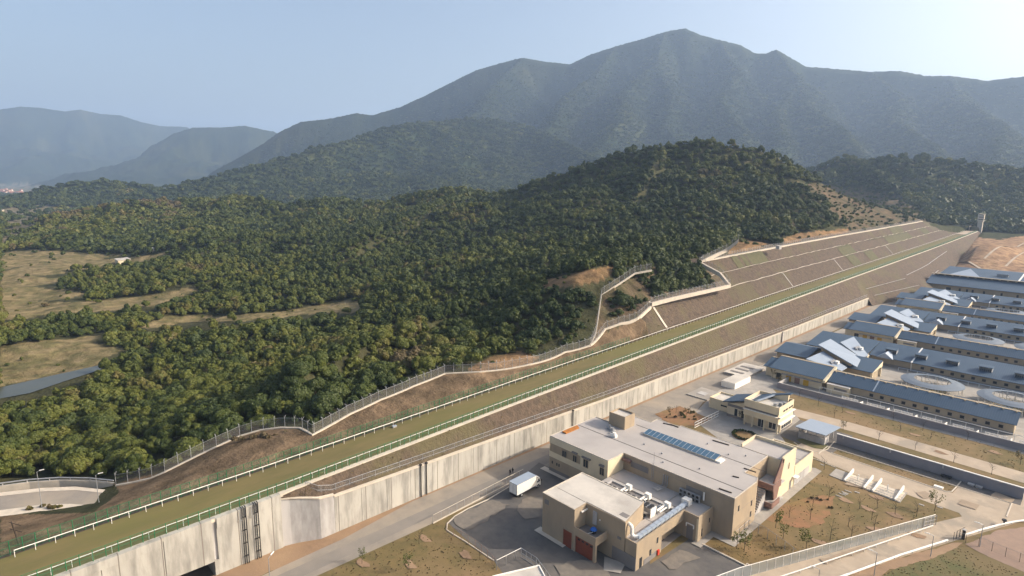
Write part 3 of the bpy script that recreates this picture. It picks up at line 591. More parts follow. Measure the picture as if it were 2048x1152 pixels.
tn = MB(); tn.box(-131, ax-.9, 26.3, 27.2, -2, 3.2); tn.box(-131, ax-.9, 17.7, 18.6, -2, 3.2); tn.box(-131, ax-.9, 18.6, 26.3, 2.8, 3.2); tn.build('tunnel', MT['concgrey'], ab)
structure(MB().box(-131, -100, 18.6, 26.3, -2.2, -.9).build('underpass_road', MT['asphalt']))
for k, (px, lab) in enumerate([(487, 'left pair of black pipes down the tall concrete wall'), (512, 'right pair of black pipes down the tall concrete wall')]):
    p = at_x(px, 1010, ax+.2); y0 = p[1]
    g = thing('wall_pipes', lab, 'pipe', (ax, y0, 0))
    for d in (-.45, -.1, .25):
        mb = MB(); mb.pipe([(ax-.4, y0+d, top(y0)+.25), (ax+.18, y0+d, top(y0)+.25), (ax+.3, y0+d, top(y0)-.2), (ax+.3, y0+d, -.3)], .075 if d < .2 else .1, 7); mb.build('pipe', MT['black'], g)
    for z in np.arange(1.5, top(y0)-.3, 2.6): MB().box(ax, ax+.3, y0-.5, y0+.35, z, z+.05).build('bracket', MT['black'], g)
    mb = MB(); mb.pipe([(ax+.05, y0-.9, top(y0)-.2), (ax+.35, y0-.9, top(y0)-.2), (ax+.35, y0-.9, top(y0)-2.1), (ax+.35, y0-.5, top(y0)-2.1)], .05, 5); mb.build('small_pipe', MT['galv'], g)

# ------------------------------------------------------------------ rails and fences
def along(pts, step, start=0.):
    out = []; d = start
    for a, b in zip(pts[:-1], pts[1:]):
        A, B = Vector(a), Vector(b); l = math.hypot(B.x-A.x, B.y-A.y)
        while d <= l:
            p = A.lerp(B, d/l); out.append((p.x, p.y, p.z, math.atan2(B.y-A.y, B.x-A.x))); d += step
        d -= l
    return out
def fence(name, label, cat, pts, h, step, post_mat, mesh_mat=None, rail_mat=None, rail=(.04,), r=.045, group=None, foot=None, arm=None, mid=0, most=100, part='post'):
    """posts, a wire panel, rails and maybe a footing along a ground line"""
    o = thing(name, label, cat, pts[0], 0, group)
    if mesh_mat: t = MB(); t.strip([[(p[0], p[1], p[2]+.06), (p[0], p[1], p[2]+h-.03)] for p in pts]); t.build('wire_panel', mesh_mat, o)
    if rail_mat:
        t = MB()
        for k, zr in enumerate([h]+([h*.5] if mid else [])+([.1] if mid > 1 else [])): t.pipe([(p[0], p[1], p[2]+zr) for p in pts], rail[min(k, len(rail)-1)], 6)
        t.build('rail', rail_mat, o)
    t = MB(); t.tube((0, 0, -.3), (0, 0, h), r, n=5)
    if arm: t.tube((0, 0, h-.02), (0, .55, h+.55), r*.8, n=4); t.tube((0, 0, h-.02), (0, -.1, h+.6), r*.8, n=4)
    pl = along(pts, step)
    if pl: part_copies(part, proto(t, part, post_mat), o, pl, most)
    if foot:
        w, z0, z1 = foot; t = MB(); n = len(pts)
        rows = []
        for i, p in enumerate(pts):
            a = pts[max(0, i-1)]; b = pts[min(n-1, i+1)]; dx, dy = b[0]-a[0], b[1]-a[1]; l = math.hypot(dx, dy) or 1; nx, ny = -dy/l*w, dx/l*w
            rows.append([(p[0]-nx, p[1]-ny, p[2]+z0), (p[0]-nx, p[1]-ny, p[2]+z1), (p[0]+nx, p[1]+ny, p[2]+z1), (p[0]+nx, p[1]+ny, p[2]+z0)])
        t.strip(rows); t.build('footing', MT['kerb'], o)
    return o
def tline(off, y0, y1, dz=0., st=8): return [(float(track_x(y))+off, y, float(track_z(y))+dz) for y in list(np.arange(y0, y1, st))+[y1]]
fence('track_rail', 'white running rail along the upper left edge of the turf track', 'rail', tline(-TW, .3, 845), 1.2, 2.6, MT['white'], None, MT['white'], (.07, ), .045, 'white running rails of the turf track')
fence('track_rail', 'white running rail along the right edge of the turf track, inside the green fence', 'rail', tline(0, -35, 850), 1.2, 2.6, MT['white'], None, MT['white'], (.07, ), .045, 'white running rails of the turf track')
fence('green_fence', 'green wire fence with posts on the hill side of the turf track', 'fence', tline(-TW-1.5, -20, 172), 2.3, 1.65, MT['green'], MT['greenmesh'], MT['green'], (.03, ), .06, 'green fences along the turf track', mid=2)
fence('green_fence', 'green wire fence with posts on the kerb side of the turf track', 'fence', tline(.75, -35, 850), 2.1, 1.7, MT['green'], MT['greenmesh'], MT['green'], (.03, ), .06, 'green fences along the turf track', mid=2)
wf = [(WALLX-.9, y, wall_z(y)+.12) for y in list(range(48, 390, 6))+[390]]
fence('wall_top_fence', 'pale wire fence standing on top of the long retaining wall', 'fence', [(-104.2, 43.5, 9.75), (-102.6, 45.2, 8.9)]+wf, 2.0, 3.0, MT['galv'], MT['greymesh'], MT['galv'], (.05, .04), .045, mid=2)
PERIM = [at(*p) for p in FENCE]
def grounded(P): h = height(np.array([p[0] for p in P]), np.array([p[1] for p in P])); return [(p[0], p[1], max(float(q), p[2]-1.2)) for p, q in zip(P, h)]
def dense(P, st=3.):
    out = []
    for a, b in zip(P[:-1], P[1:]):
        n = max(1, int(math.hypot(b[0]-a[0], b[1]-a[1])/st))
        for k in range(n): out.append(tuple(a[i]+(b[i]-a[i])*k/n for i in range(3)))
    return out+[P[-1]]
FG = 'grey security fences round the site'
fence('security_fence', 'grey security fence with outrigger arms winding along the forest edge', 'fence', grounded(dense(PERIM)), 2.6, 2.7, MT['galv'], MT['greymesh'], MT['galv'], (.03,), .06, FG, (.3, -.6, .25), True)
fence('security_fence', 'grey security fence climbing to the hill bench above the forest edge', 'fence', grounded(dense([at(*p) for p in FENCE_UP])), 2.6, 2.7, MT['galv'], MT['greymesh'], MT['galv'], (.03,), .06, FG, (.2, -.6, .12), True)
fence('security_fence', 'short security fence on a pale footing below the shrubby knoll', 'fence', grounded(dense([at(*p) for p in FENCE_MID])), 2.6, 2.7, MT['galv'], MT['greymesh'], MT['galv'], (.03,), .06, FG, (.35, -.9, .4), True)
fence('security_fence', 'security fence on a white ledge at the foot of the shrubby knoll', 'fence', dense([at(*p) for p in FENCE_TER]), 2.4, 2.4, MT['galv'], MT['greymesh'], MT['galv'], (.03,), .06, FG, (.5, -1.2, .3), True)
tw = [(lambda r: (r[7][0], r[7][1], r[7][2]))(terr_row(y, STEPS, kk(y))) for y in np.arange(262, 748, 6)]
x0, y0, z0 = at(1460, 570, 24.5)
fence('security_fence', 'security fence running up the left end of the terraced cut', 'fence', [(x0, y0, z0), (x0-6, y0+2, z0+4.5), tw[0]], 2.4, 2.4, MT['galv'], MT['greymesh'], MT['galv'], (.03,), .06, FG, (.6, -1.6, .3), True)
fence('security_fence', 'long security fence on a white ledge topping the terraced cut', 'fence', tw, 2.3, 3.2, MT['galv'], MT['greymesh'], MT['galv'], (.03,), .06, FG, (1.0, -1.2, .4), True)
fence('security_fence', 'security fence over the red earth knoll at the left end of the terraces', 'fence', [tw[0], at(1455, 497, 38), at(1477, 479, 43)], 2.2, 3, MT['galv'], MT['greymesh'], MT['galv'], (.03,), .06, FG, (.4, -1.5, .25), True)
# road parapet of the lower road
rp = [at(x, y, 1.5) for x, y in [(-200, 1001), (-100, 988), (0, 976), (60, 968), (120, 964), (180, 965), (228, 970)]]
fence('road_barrier', 'grey concrete and steel barrier on the outer edge of the curved lower road', 'barrier', dense(rp), 1.1, 4.5, MT['concgrey'], None, MT['galv'], (.16, .1), .14, foot=(.25, -1.5, .55), mid=1)
# garden fences near the camera
def px_fence(name, label, px, h, step, pm, mm, rm, rail, **k): return fence(name, label, 'fence', dense([at(x, y, 0) for x, y in px], 4), h, step, pm, mm, rm, rail, **k)
px_fence('garden_fence', 'pale topped wire fence between the service road and the truck', [(866, 1047), (1046, 953)], 1.9, 2.2, MT['galv'], MT['thinmesh'], MT['kerb'], (.055,), r=.04, mid=0, foot=(.12, -.2, .18))
px_fence('garden_fence', 'thin brown wire fence along the curved edge of the parking lot', [(893, 1066), (903, 1072), (925, 1082), (950, 1098), (974, 1118), (992, 1138)], 2.0, 2.0, MT['redwall'], MT['thinmesh'], MT['redwall'], (.025,), r=.04)
px_fence('garden_fence', 'grey tubular fence in front of the small pale roof at the bottom edge', [(993, 1140), (1042, 1115)], 2.0, 2.2, MT['galv'], MT['thinmesh'], MT['white'], (.06, .08), r=.05, mid=0)
px_fence('garden_fence', 'grey panel fence turning towards the camera beside the small pale roof', [(1042, 1115), (1073, 1135), (1100, 1172)], 2.0, 1.3, MT['galv'], MT['greymesh'], MT['galv'], (.05,), r=.05, mid=2)
px_fence('panel_fence', 'long pale panel fence with white rails beside the wide tan road', [(1420, 1180), (1478, 1158), (1868, 1049)], 2.3, 1.9, MT['white'], MT['palemesh'], MT['white'], (.07, .09), r=.04, mid=0)
px_fence('low_rail', 'low white rail on short posts along the near side of the panel fence', [(1545, 1165), (1600, 1147), (1865, 1057)], .7, 3.4, MT['white'], None, MT['white'], (.11,), r=.05)
px_fence('garden_fence', 'thin wire fence crossing the lawn from the clinic corner to the panel fence', [(1496, 1059), (1525, 1072), (1560, 1096), (1590, 1120)], 2.2, 2.1, MT['galv'], MT['thinmesh'], MT['galv'], (.03,), r=.05, mid=0)
px_fence('garden_fence', 'short wire fence in line with the clinic wall above the concrete apron', [(1468, 1085), (1497, 1059)], 2.2, 2.1, MT['galv'], MT['thinmesh'], MT['galv'], (.03,), r=.05)
px_fence('garden_fence', 'wire fence on dark posts round the lawn at the bottom right corner', [(1906, 1082), (1937, 1087), (1965, 1095), (2005, 1112), (2060, 1133), (2130, 1162)], 2.0, 2.1, MT['bark'], MT['thinmesh'], MT['galv'], (.02,), r=.04)
px_fence('garden_fence', 'short dark wire fence beside the gate post at the end of the white pipe', [(1912, 1078), (1928, 1070)], 1.8, 1.2, MT['bark'], MT['greymesh'], MT['bark'], (.03,), r=.06)
px_fence('garden_fence', 'cream topped fence left of the round flower bed', [(1389, 856), (1437, 832)], 1.7, 1.9, MT['white'], MT['thinmesh'], MT['white'], (.07, .09), r=.05, mid=2)
# ------------------------------------------------------------------ buildings: helpers
def bx(parent, name, m, *b, **k): return MB().box(*b).build(name, m, parent, **k)
def window_y(parent, x0, x1, z0, z1, Y, s=-1, frame=True, glass='glass', name='window', fm='concgrey', mull=1):
    """a window in a wall whose plane is Y, looking towards s; s*y is outwards"""
    o = MB().box(x0, x1, min(Y, Y+s*.03), max(Y, Y+s*.03), z0, z1).build(name, MT[glass], parent)
    if frame:
        t = MB(); a, b = sorted((Y, Y+s*.08)); w = .09
        t.box(x0-w, x1+w, a, b, z1, z1+w); t.box(x0-w, x1+w, a, b, z0-w, z0); t.box(x0-w, x0, a, b, z0, z1); t.box(x1, x1+w, a, b, z0, z1)
        for k in range(mull): xm = x0+(x1-x0)*(k+1)/(mull+1); t.box(xm-.04, xm+.04, a, b, z0, z1)
        t.build('frame', MT[fm], o)
    return o
def window_x(parent, y0, y1, z0, z1, X, s=1, frame=True, glass='glass', name='window', fm='concgrey', mull=1):
    o = MB().box(min(X, X+s*.03), max(X, X+s*.03), y0, y1, z0, z1).build(name, MT[glass], parent)
    if frame:
        t = MB(); a, b = sorted((X, X+s*.08)); w = .09
        t.box(a, b, y0-w, y1+w, z1, z1+w); t.box(a, b, y0-w, y1+w, z0-w, z0); t.box(a, b, y0-w, y0, z0, z1); t.box(a, b, y1, y1+w, z0, z1)
        for k in range(mull): ym = y0+(y1-y0)*(k+1)/(mull+1); t.box(a, b, ym-.04, ym+.04, z0, z1)
        t.build('frame', MT[fm], o)
    return o
def parapet(mb, p2, z0, z1, w=.25):
    """a low wall round a roof, inside the outline (axis-aligned outline, counter-clockwise)"""
    n = len(p2)
    for i in range(n):
        (x0, y0), (x1, y1) = p2[i], p2[(i+1) % n]; l = math.hypot(x1-x0, y1-y0); ux, uy = (x1-x0)/l, (y1-y0)/l; nx, ny = -uy*w, ux*w
        mb.prism([(x0, y0), (x1-ux*w*1.01, y1-uy*w*1.01), (x1-ux*w*1.01+nx, y1-uy*w*1.01+ny), (x0+nx, y0+ny)], z0, z1)
    return mb

# ------------------------------------------------------------------ clinic (main flat-roofed building)
H0 = 9.0
cl = thing('clinic_building', 'large flat grey roofed tan and cream building with a long blue skylight', 'building', (-70, 115, 0))
BODY = [(-90.3, 99), (-72.7, 99), (-72.7, 104.9), (-46.1, 104.9), (-46.1, 114.8), (-46.7, 116.6), (-49.6, 116.6), (-49.6, 128.4), (-56, 128.4), (-72, 128.4), (-72, 127.6), (-78.4, 127.6), (-78.4, 124.6), (-85.5, 124.6), (-85.5, 116.7), (-90.3, 116.7)]
MB().prism(BODY, -.5, H0).build('wall', MT['tan'], cl)
t = MB(); t.prism([(x*1.0, y) for x, y in BODY], H0+.003, H0+.12); t.build('roof', MT['roofgrey'], cl)
t = MB(); parapet(t, BODY, H0+.123, H0+.2, .16); t.build('roof_edge', MT['kerb'], cl)
t = MB()
for p, q in [((-89.9, 109.1), (-46.3, 109.0)), ((-80, 120.4), (-46.9, 120.9)), ((-56, 128.3), (-49.7, 128.3)), ((-90, 116.4), (-85.6, 116.4))]:
    t.box(p[0], q[0], p[1]-.09, p[1]+.09, H0+.124, H0+.15)
t.build('roof_joint', MT['roofline'], cl)
# cream cladding of the left corner
t = MB(); t.box(-90.36, -72.64, 98.90, 98.997, 3.9, 5.28); t.box(-90.36, -72.64, 98.90, 98.997, 7.42, H0-.02); t.box(-80.5, -72.64, 98.90, 98.997, 5.28, 7.42); t.box(-77, -72.64, 98.90, 98.997, 0, 3.9)
t.box(-72.697, -72.6, 98.90, 104.85, 0, H0-.02); t.build('cream_cladding', MT['cream'], cl)
bx(cl, 'plinth_band', MT['greybase'], -90.34, -77, 98.95, 98.998, 0, 1.0)
for x0, x1, z0, z1 in [(-86.1, -84.9, 5.4, 6.9), (-82.7, -81.6, 5.4, 6.9), (-79.5, -78.2, 5.3, 7.1), (-74.7, -73.6, 5.2, 6.9)]: window_y(cl, x0, x1, z0, z1, 98.9, fm='tan')
for x0, x1, z0, z1 in [(-82.9, -81.3, 7.6, 7.85), (-79.9, -77.4, 7.5, 7.8), (-74.8, -73.5, 7.3, 7.75)]: bx(cl, 'sunshade', MT['greybase'], x0, x1, 98.45, 98.9, z0, z1)
for x in (-89.5, -88, -87.3): window_y(cl, x, x+.35, 2.2, 2.9, 99, frame=False)
# front wall above the low roof
t = MB(); t.box(-70.6, -66.0, 104.82, 104.897, 6.6, 7.9); t.build('louvre_panel', MT['greybase'], cl)
t = MB(); t.box(-56.6, -52.9, 104.82, 104.897, 6.0, 7.8); t.build('louvre_panel', MT['greybase'], cl)
bx(cl, 'fascia_box', MT['redwall'], -72.5, -70.4, 103.9, 104.89, 7.7, 8.2)
t = MB()
for k in range(3): t.pipe([(-61.9+.5*k, 104.5, 8.2), (-61.9+.5*k, 104.5, 5.85), (-62.4+.5*k, 101.4, 5.85)], .11, 7)
t.build('vent_pipe', MT['galv'], cl)
t = MB(); t.pipe([(-52.4, 104.6, 7.9), (-52.4, 104.6, 6.2)], .18, 6); t.build('vent_pipe', MT['white'], cl)
t = MB()
for k in range(2): t.tube((-65.0+.5*k, 104.7, 5.6), (-65.0+.5*k, 104.7, 9.9), .03, n=4)
for z in np.arange(5.9, 9.9, .4): t.tube((-65, 104.7, z), (-64.5, 104.7, z), .025, n=4)
t.build('ladder', MT['galv'], cl)
t = MB(); t.tube((-64.7, 104.9, 9.1), (-64.7, 104.9, 12.2), .04, n=5); t.build('lightning_rod', MT['galv'], cl)
for y, z in ((107, 6.2), (113, 5.0), (113, 2.5)): window_x(cl, y-.3, y+.3, z-.6, z+.6, -46.1, frame=False)
for z in (2.1, 5.6): bx(cl, 'wall_groove', MT['greybase'], -46.098, -46.085, 105, 114.7, z, z+.05)
for z in (6.9, ): bx(cl, 'wall_groove', MT['greybase'], -72.4, -46.2, 104.885, 104.898, z+1.2, z+1.24)
# skylight on the roof
sk = MB(); n = 16
sk.prism([(-75.4, 116.4), (-56.3, 116.4), (-56.3, 119.0), (-75.4, 119.0)], H0+.12, H0+.55); so = sk.build('skylight', MT['kerb'], cl)
t = MB(); t.strip([[(-75.3, 116.45, H0+.56), (-75.3, 118.9, H0+1.05)], [(-56.4, 116.45, H0+.56), (-56.4, 118.9, H0+1.05)]]); t.strip([[(-75.3, 118.9, H0+1.05), (-75.3, 118.98, H0+.5)], [(-56.4, 118.9, H0+1.05), (-56.4, 118.98, H0+.5)]]); t.build('pane', MT['skyl'], so)
t = MB()
for k in range(n+1): x = -75.3+18.9*k/n; t.tube((x, 116.45, H0+.58), (x, 118.9, H0+1.07), .05, n=4)
t.build('glazing_bar', MT['palesteel'], so)
bx(cl, 'skylight_kerb', MT['white'], -56.25, -55.2, 116.5, 118.9, H0+.12, H0+.45)
# stair house on the roof
ph = [(-85, 115.4), (-80.1, 115.4), (-80.1, 119.6), (-85, 119.6)]
pt_ = MB(); pt_.prism(ph, H0+.12, 12.0); po_ = pt_.build('stair_house', MT['tan'], cl)
t = MB(); parapet(t, ph, 12.003, 12.5, .2); t.build('parapet', MT['tan'], po_); bx(po_, 'roof', MT['roofpale'], -84.78, -80.32, 115.62, 119.38, 12.003, 12.08)
# stair recess on the right, cream fin and right wing
t = MB(); t.prism([(-49.4, 128.4), (-46.4, 128.4), (-46.4, 135.9), (-56, 135.9), (-56, 128.45), (-49.4, 128.45)], -.5, H0); t.build('wall', MT['cream'], cl)
t = MB(); t.prism([(-55.8, 128.6), (-46.7, 128.6), (-46.7, 135.7), (-55.8, 135.7)], H0+.003, H0+.12); t.build('roof', MT['roofgrey'], cl)
t = MB(); t.box(-46.65, -46.3, 128.4, 136.0, H0-.4, 9.85); t.box(-56.1, -46.65, 135.65, 136.0, H0-.4, 9.85); t.box(-56.1, -55.8, 128.5, 135.65, H0-.4, 9.85); t.build('parapet', MT['cream'], cl)
fin = [(126.8, 0), (135.95, 0), (135.95, H0), (129.4, H0)]
t = MB(); t.add([(-46.28, y, z) for y, z in fin]+[(-46.6, y, z) for y, z in fin], [(0, 1, 2, 3), (7, 6, 5, 4), (0, 3, 7, 4), (3, 2, 6, 7), (1, 5, 6, 2)]); t.build('fin_wall', MT['cream'], cl)
rd = [(125.3, .4), (126.75, .0), (129.35, H0+.2), (128.2, H0+.6), (126.3, 7.0), (124.7, 5.2), (124.7, 3.0)]
t = MB(); n = len(rd); t.add([(-46.3, y, z) for y, z in rd]+[(-46.6, y, z) for y, z in rd], [tuple(range(n)), tuple(range(2*n-1, n-1, -1))]+[(i, i+n, (i+1) % n+n, (i+1) % n) for i in range(n)]); t.build('stair_wall', MT['redwall'], cl)
for z0, z1, f in ((.55, 1.75, .7), (4.7, 6.05, 4.8)):
    t = MB(); t.box(-48.6, -45.2, 121.4, 121.65, z0, z1); t.box(-45.4, -45.15, 121.65, 125.5, z0, z1); o = t.build('balcony', MT['redwall'], cl); bx(o, 'floor', MT['concgrey'], -49.5, -45.4, 121.65, 128.3, f-.15, f)
t = MB()
for k in range(12): t.box(-48.9, -46.8, 116.7+.4*k, 117.1+.4*k, -.2, .25+.38*k)
t.build('stair', MT['concgrey'], cl)
window_x(cl, 132.0, 132.5, 5.9, 7.4, -46.28, frame=False); window_x(cl, 131.2, 131.5, 5.9, 7.4, -46.28, frame=False, glass='concgrey')
RW = [(-56, 136.0), (-46.2, 136.0), (-46.2, 147.4), (-56, 147.4)]
t = MB(); t.prism(RW, -.5, 4.7); t.build('wall', MT['cream'], cl); t = MB(); t.prism([(-55.7, 136.05), (-46.5, 136.05), (-46.5, 147.1), (-55.7, 147.1)], 4.703, 4.78); t.build('roof', MT['roofgrey'], cl)
t = MB(); parapet(t, RW, 4.703, 5.25, .28); t.build('parapet', MT['cream'], cl)
bx(cl, 'roof_joint', MT['roofline'], -55.6, -46.6, 141.2, 141.3, 4.785, 4.8)
bx(cl, 'grey_panel', MT['concgrey'], -46.195, -46.15, 134.6+1.6, 145.4, .2, 2.4); bx(cl, 'door_canopy', MT['white'], -46.2, -45.2, 134.9, 136.6, 2.75, 2.95)
bx(cl, 'door', MT['greybase'], -46.275, -46.24, 133.6, 134.7, .1, 2.3)
# ------------------------------------------------------------------ annex: tall block, low roof, corner block
an = thing('annex_building', 'tan annex with red doors, a pale flat roof and a lower roof of cooling units', 'building', (-63, 90, 0))
AH = 8.6
TALL = [(-73.7, 79.1), (-65.3, 79.1), (-65.3, 82.6), (-56.2, 82.8), (-57.8, 90.9), (-58, 91.3), (-73.7, 91.3)]
t = MB(); t.prism(TALL, -.5, AH); t.build('wall', MT['tan'], an)
t = MB(); t.prism([(-73.5, 79.3), (-65.5, 79.3), (-65.5, 82.8), (-56.45, 83.0), (-58, 91.05), (-73.5, 91.05)], AH+.003, AH+.07); t.build('roof', MT['roofpale'], an)
t = MB(); t.box(-73.76, -73.5, 79.05, 91.35, AH-.02, AH+.16); t.box(-73.5, -58.1, 91.05, 91.35, AH-.02, AH+.16); t.box(-73.5, -65.4, 79.05, 79.22, AH-.02, AH+.1); t.build('roof_edge', MT['kerb'], an)
t = MB(); t.box(-73, -65.6, 82.62, 82.7, AH+.073, AH+.09); t.box(-65.6, -57, 82.9, 82.96, AH+.073, AH+.09); t.build('roof_joint', MT['roofline'], an)
bx(an, 'vent', MT['greybase'], -73.1, -72.0, 79.03, 79.098, 6.6, 7.6); bx(an, 'roof_hatch', MT['greybase'], -58.6, -56.9, 84.0, 85.2, AH+.073, AH+.1)  # the thin dark plate paints a piece of shadow on the roof
LOW = [(-58, 82.85), (-53.6, 82.85), (-53.6, 99.15), (-50.35, 99.15), (-50.35, 104.88), (-72.55, 104.88), (-72.55, 99.1), (-73.5, 99.1), (-73.5, 91.4), (-58, 91.4)]
LH = 5.15
t = MB(); t.prism([(-56.1, 82.85), (-53.6, 82.85), (-53.6, 91.3), (-57.7, 91.3)], -.5, LH); t.prism([(-72.5, 91.35), (-58, 91.35), (-58, 98.9), (-72.5, 98.9)], -.5, LH); t.prism([(-58, 91.31), (-55.5, 91.31), (-55.5, 104.85), (-58, 104.85)], -.5, LH)
t.prism([(-53.6, 99.2), (-50.35, 99.2), (-50.35, 104.85), (-53.6, 104.85)], -.5, LH); t.prism([(-72.5, 98.95), (-58.05, 98.95), (-58.05, 104.85), (-72.5, 104.85)], -.5, LH)
t.prism([(-55.5, 91.31), (-53.6, 91.31), (-53.6, 99.18), (-55.5, 99.18)], 3.45, LH); t.prism([(-55.5, 99.2), (-53.65, 99.2), (-53.65, 104.85), (-55.5, 104.85)], -.5, LH)
t.build('wall', MT['tan'], an)
t = MB(); t.prism([(-57.6, 83.1), (-53.8, 83.1), (-53.8, 99.4), (-50.55, 99.4), (-50.55, 104.85), (-72.5, 104.85), (-72.5, 91.4), (-57.6, 91.4)], LH+.003, LH+.08); t.build('roof', MT['roofgrey'], an)
t = MB(); t.box(-53.85, -53.57, 82.8, 99.1, LH-.02, LH+.45); t.box(-53.85, -50.32, 99.12, 99.4, LH-.02, LH+.45); t.box(-50.6, -50.32, 99.4, 104.85, LH-.02, LH+.45); t.box(-56.1, -53.85, 82.8, 83.05, LH-.02, LH+.45); t.build('parapet', MT['tan'], an)
t = MB(); t.box(-72.4, -50.7, 99.5, 99.6, LH+.083, LH+.1); t.box(-57.4, -54, 91.3, 91.4, LH+.083, LH+.1); t.build('roof_joint', MT['roofline'], an)
# garage porch with balcony
bp = MB(); bp.box(-65.25, -60.2, 79.15, 82.6, 4.0, 4.15); bo = bp.build('balcony', MT['greybase'], an)
t = MB(); t.box(-65.3, -60.0, 79.0, 79.15, 3.5, 5.2); t.box(-60.15, -60.0, 79.15, 82.6, 3.5, 5.2); t.build('parapet', MT['tan'], bo)
bx(an, 'corner_column', MT['tan'], -60.55, -60.0, 79.0, 79.5, -.2, 3.5)
bx(an, 'wall', MT['tan'], -65.3, -64.95, 79.0, 79.3, -.3, 3.5)
MB().box(-67.95, -65.75, 79.04, 79.098, .05, 3.5).build('garage_door', MT['red'], an)
gd = MB().box(-64.9, -60.6, 79.2, 79.3, .05, 3.3).build('garage_door', MT['red'], an); t = MB()
for k in range(4): t.box(-64.4+k*1.0, -63.8+k*1.0, 79.17, 79.2, 2.75, 3.1)
t.build('pane', MT['glass'], gd)
t = MB(); t.box(-68.12, -67.95, 78.98, 79.098, 0, 3.65); t.box(-65.75, -65.55, 78.98, 79.098, 0, 3.65); t.box(-67.95, -65.75, 78.98, 79.098, 3.5, 3.65); t.build('door_frame', MT['tan'], an)
bx(an, 'plinth_band', MT['greybase'], -60, -53.62, 82.74, 82.82, -.3, 2.7)
t = MB(); t.box(-63.5, -62.6, 82.35, 82.6, 5.2, 7.9); t.build('service_shaft', MT['concgrey'], an); bx(an, 'wall_lamp', MT['white'], -62.0, -61.8, 82.5, 82.62, 6.5, 6.7)
bx(an, 'white_duct', MT['white'], -65.2, -64.9, 80.9, 82.6, 7.4, 7.65)
bx(an, 'vent', MT['greybase'], -57.8, -57.0, 82.66, 82.76, 4.7, 5.2)
bx(an, 'wall', MT['greybase'], -53.598, -53.54, 85.4, 89.5, -.1, 1.1)
window_x(an, 84.0, 84.8, 0, 2.1, -53.6, frame=False, name='door', glass='dark')
for y, z in ((89.8, 3.2), (87.5, 1.75)): window_x(an, y-.25, y+.25, z-.6, z+.6, -53.54 if y < 88 else -53.6, frame=False)
bx(an, 'hose_cabinet', nmat('red_paint', (.5, .05, .03), rough=.5), -53.6, -53.3, 89.75, 90.35, .1, 1.1)
bx(an, 'wall', MT['greybase'], -55.45, -53.9, 91.6, 99.0, -.3, .15, label='grey plinth of the carport opening')
# corner block door frame
t = MB(); t.pipe([(-52.9, 99.1, 2.6), (-52.9, 99.1, 3.3), (-51.3, 99.1, 3.3), (-51.3, 99.1, 2.6)], .12, 5); t.build('door_surround', MT['white'], an)
bx(an, 'door', MT['greybase'], -52.8, -51.4, 99.14, 99.19, 0, 2.9); bx(an, 'corner_trim', MT['cream'], -50.75, -50.3, 99.13, 99.19, 0, LH); window_x(an, 100.6, 101.0, .8, 2.4, -50.35, frame=False); window_x(an, 103.4, 103.8, 2.6, 3.6, -50.35, frame=False)
# things on the low roof
z0 = LH+.085
for k, x in enumerate((-68.0, -63.2, -58.6)):
    u = thing('cooling_unit', ['cooling unit with six black fans, farthest left behind the pale roof', 'cooling unit with six black fans, middle one behind the pale roof', 'cooling unit with six black fans, nearest to the white duct'][k], 'air conditioner', (x, 93, z0), 0, 'rooftop cooling units')
    t = MB(); t.box(x-1.7, x+1.7, 92.2, 94.0, z0+.9, z0+1.9); t.build('casing', MT['galv'], u)
    t = MB()
    for sx in (-1.65, 0, 1.6):
        for y in (92.3, 93.9): t.tube((x+sx, y, z0), (x+sx, y, z0+.95), .06, n=4)
    t.build('frame', MT['white'], u)
    t = MB(); t.box(x+1.7, x+1.75, 92.1, 94.1, z0, z0+1.95); t.build('end_panel', MT['white'], u)
    for i in range(3):
        for j in range(2): MB().lathe((x-1.1+1.1*i, 92.65+.9*j, z0+1.9), [(0, .10), (.40, .10), (.44, .12), (.46, 0)], 14).build('fan', MT['black'], u)
    mf = thing('pipe_manifold', ['white pipe manifold with valves behind the leftmost cooling unit', 'white pipe manifold with valves behind the middle cooling unit', 'white pipe manifold with valves behind the nearest cooling unit'][k], 'pipes', (x+2, 95.5, z0), 0, 'white pipe manifolds')
    t = MB(); t.pipe([(x+1.8, 94.2, z0+.9), (x+1.8, 97.4, z0+.9)], .22, 8); t.pipe([(x+2.3, 94.4, z0+.7), (x+2.3, 97.4, z0+.7)], .18, 8); t.build('pipe', MT['white'], mf)
    t = MB(); t.box(x+1.5, x+2.7, 97.1, 98.0, z0+.4, z0+1.5); t.build('valve_box', MT['white'], mf)
    t = MB()
    for y in (94.6, 95.7, 96.7): t.tube((x+1.8, y, z0), (x+1.8, y, z0+1.25), .09, n=6)
    t.build('support', MT['white'], mf)
rt = thing('roof_trench', 'grey framed service trench behind the row of cooling units', 'duct', (-64, 97, z0))
t = MB(); t.box(-70.9, -55.0, 98.0, 98.4, z0, z0+.35); t.box(-70.9, -70.5, 94.8, 98.0, z0, z0+.35); t.build('kerb', MT['concgrey'], rt); bx(rt, 'floor', MT['greybase'], -70.5, -55, 96.2, 98.0, z0, z0+.05)
dn = thing('supply_duct', 'long grey metal duct running across the low roof to the tall pale block', 'duct', (-54.3, 84, z0))
t = MB(); t.box(-54.9, -54.1, 84.3, 101.3, z0+.35, z0+.9); t.build('duct', MT['palesteel'], dn)
t = MB()
for y in np.arange(85.5, 101, 1.5): t.box(-54.95, -54.05, y, y+.08, z0, z0+.93)
t.build('flange', MT['galv'], dn); bx(dn, 'end_box', MT['white'], -55.5, -53.9, 101.3, 102.7, z0+.1, z0+1.4)
t = MB(); t.pipe([(-56.6, 84.0, z0+2.6), (-55.9, 84.0, z0+2.6), (-55.6, 84.0, z0+2.2), (-55.5, 83.9, z0+.9), (-55.1, 84.0, z0+.6), (-54.5, 84.5, z0+.6)], .34, 8); t.build('riser', MT['white'], dn)
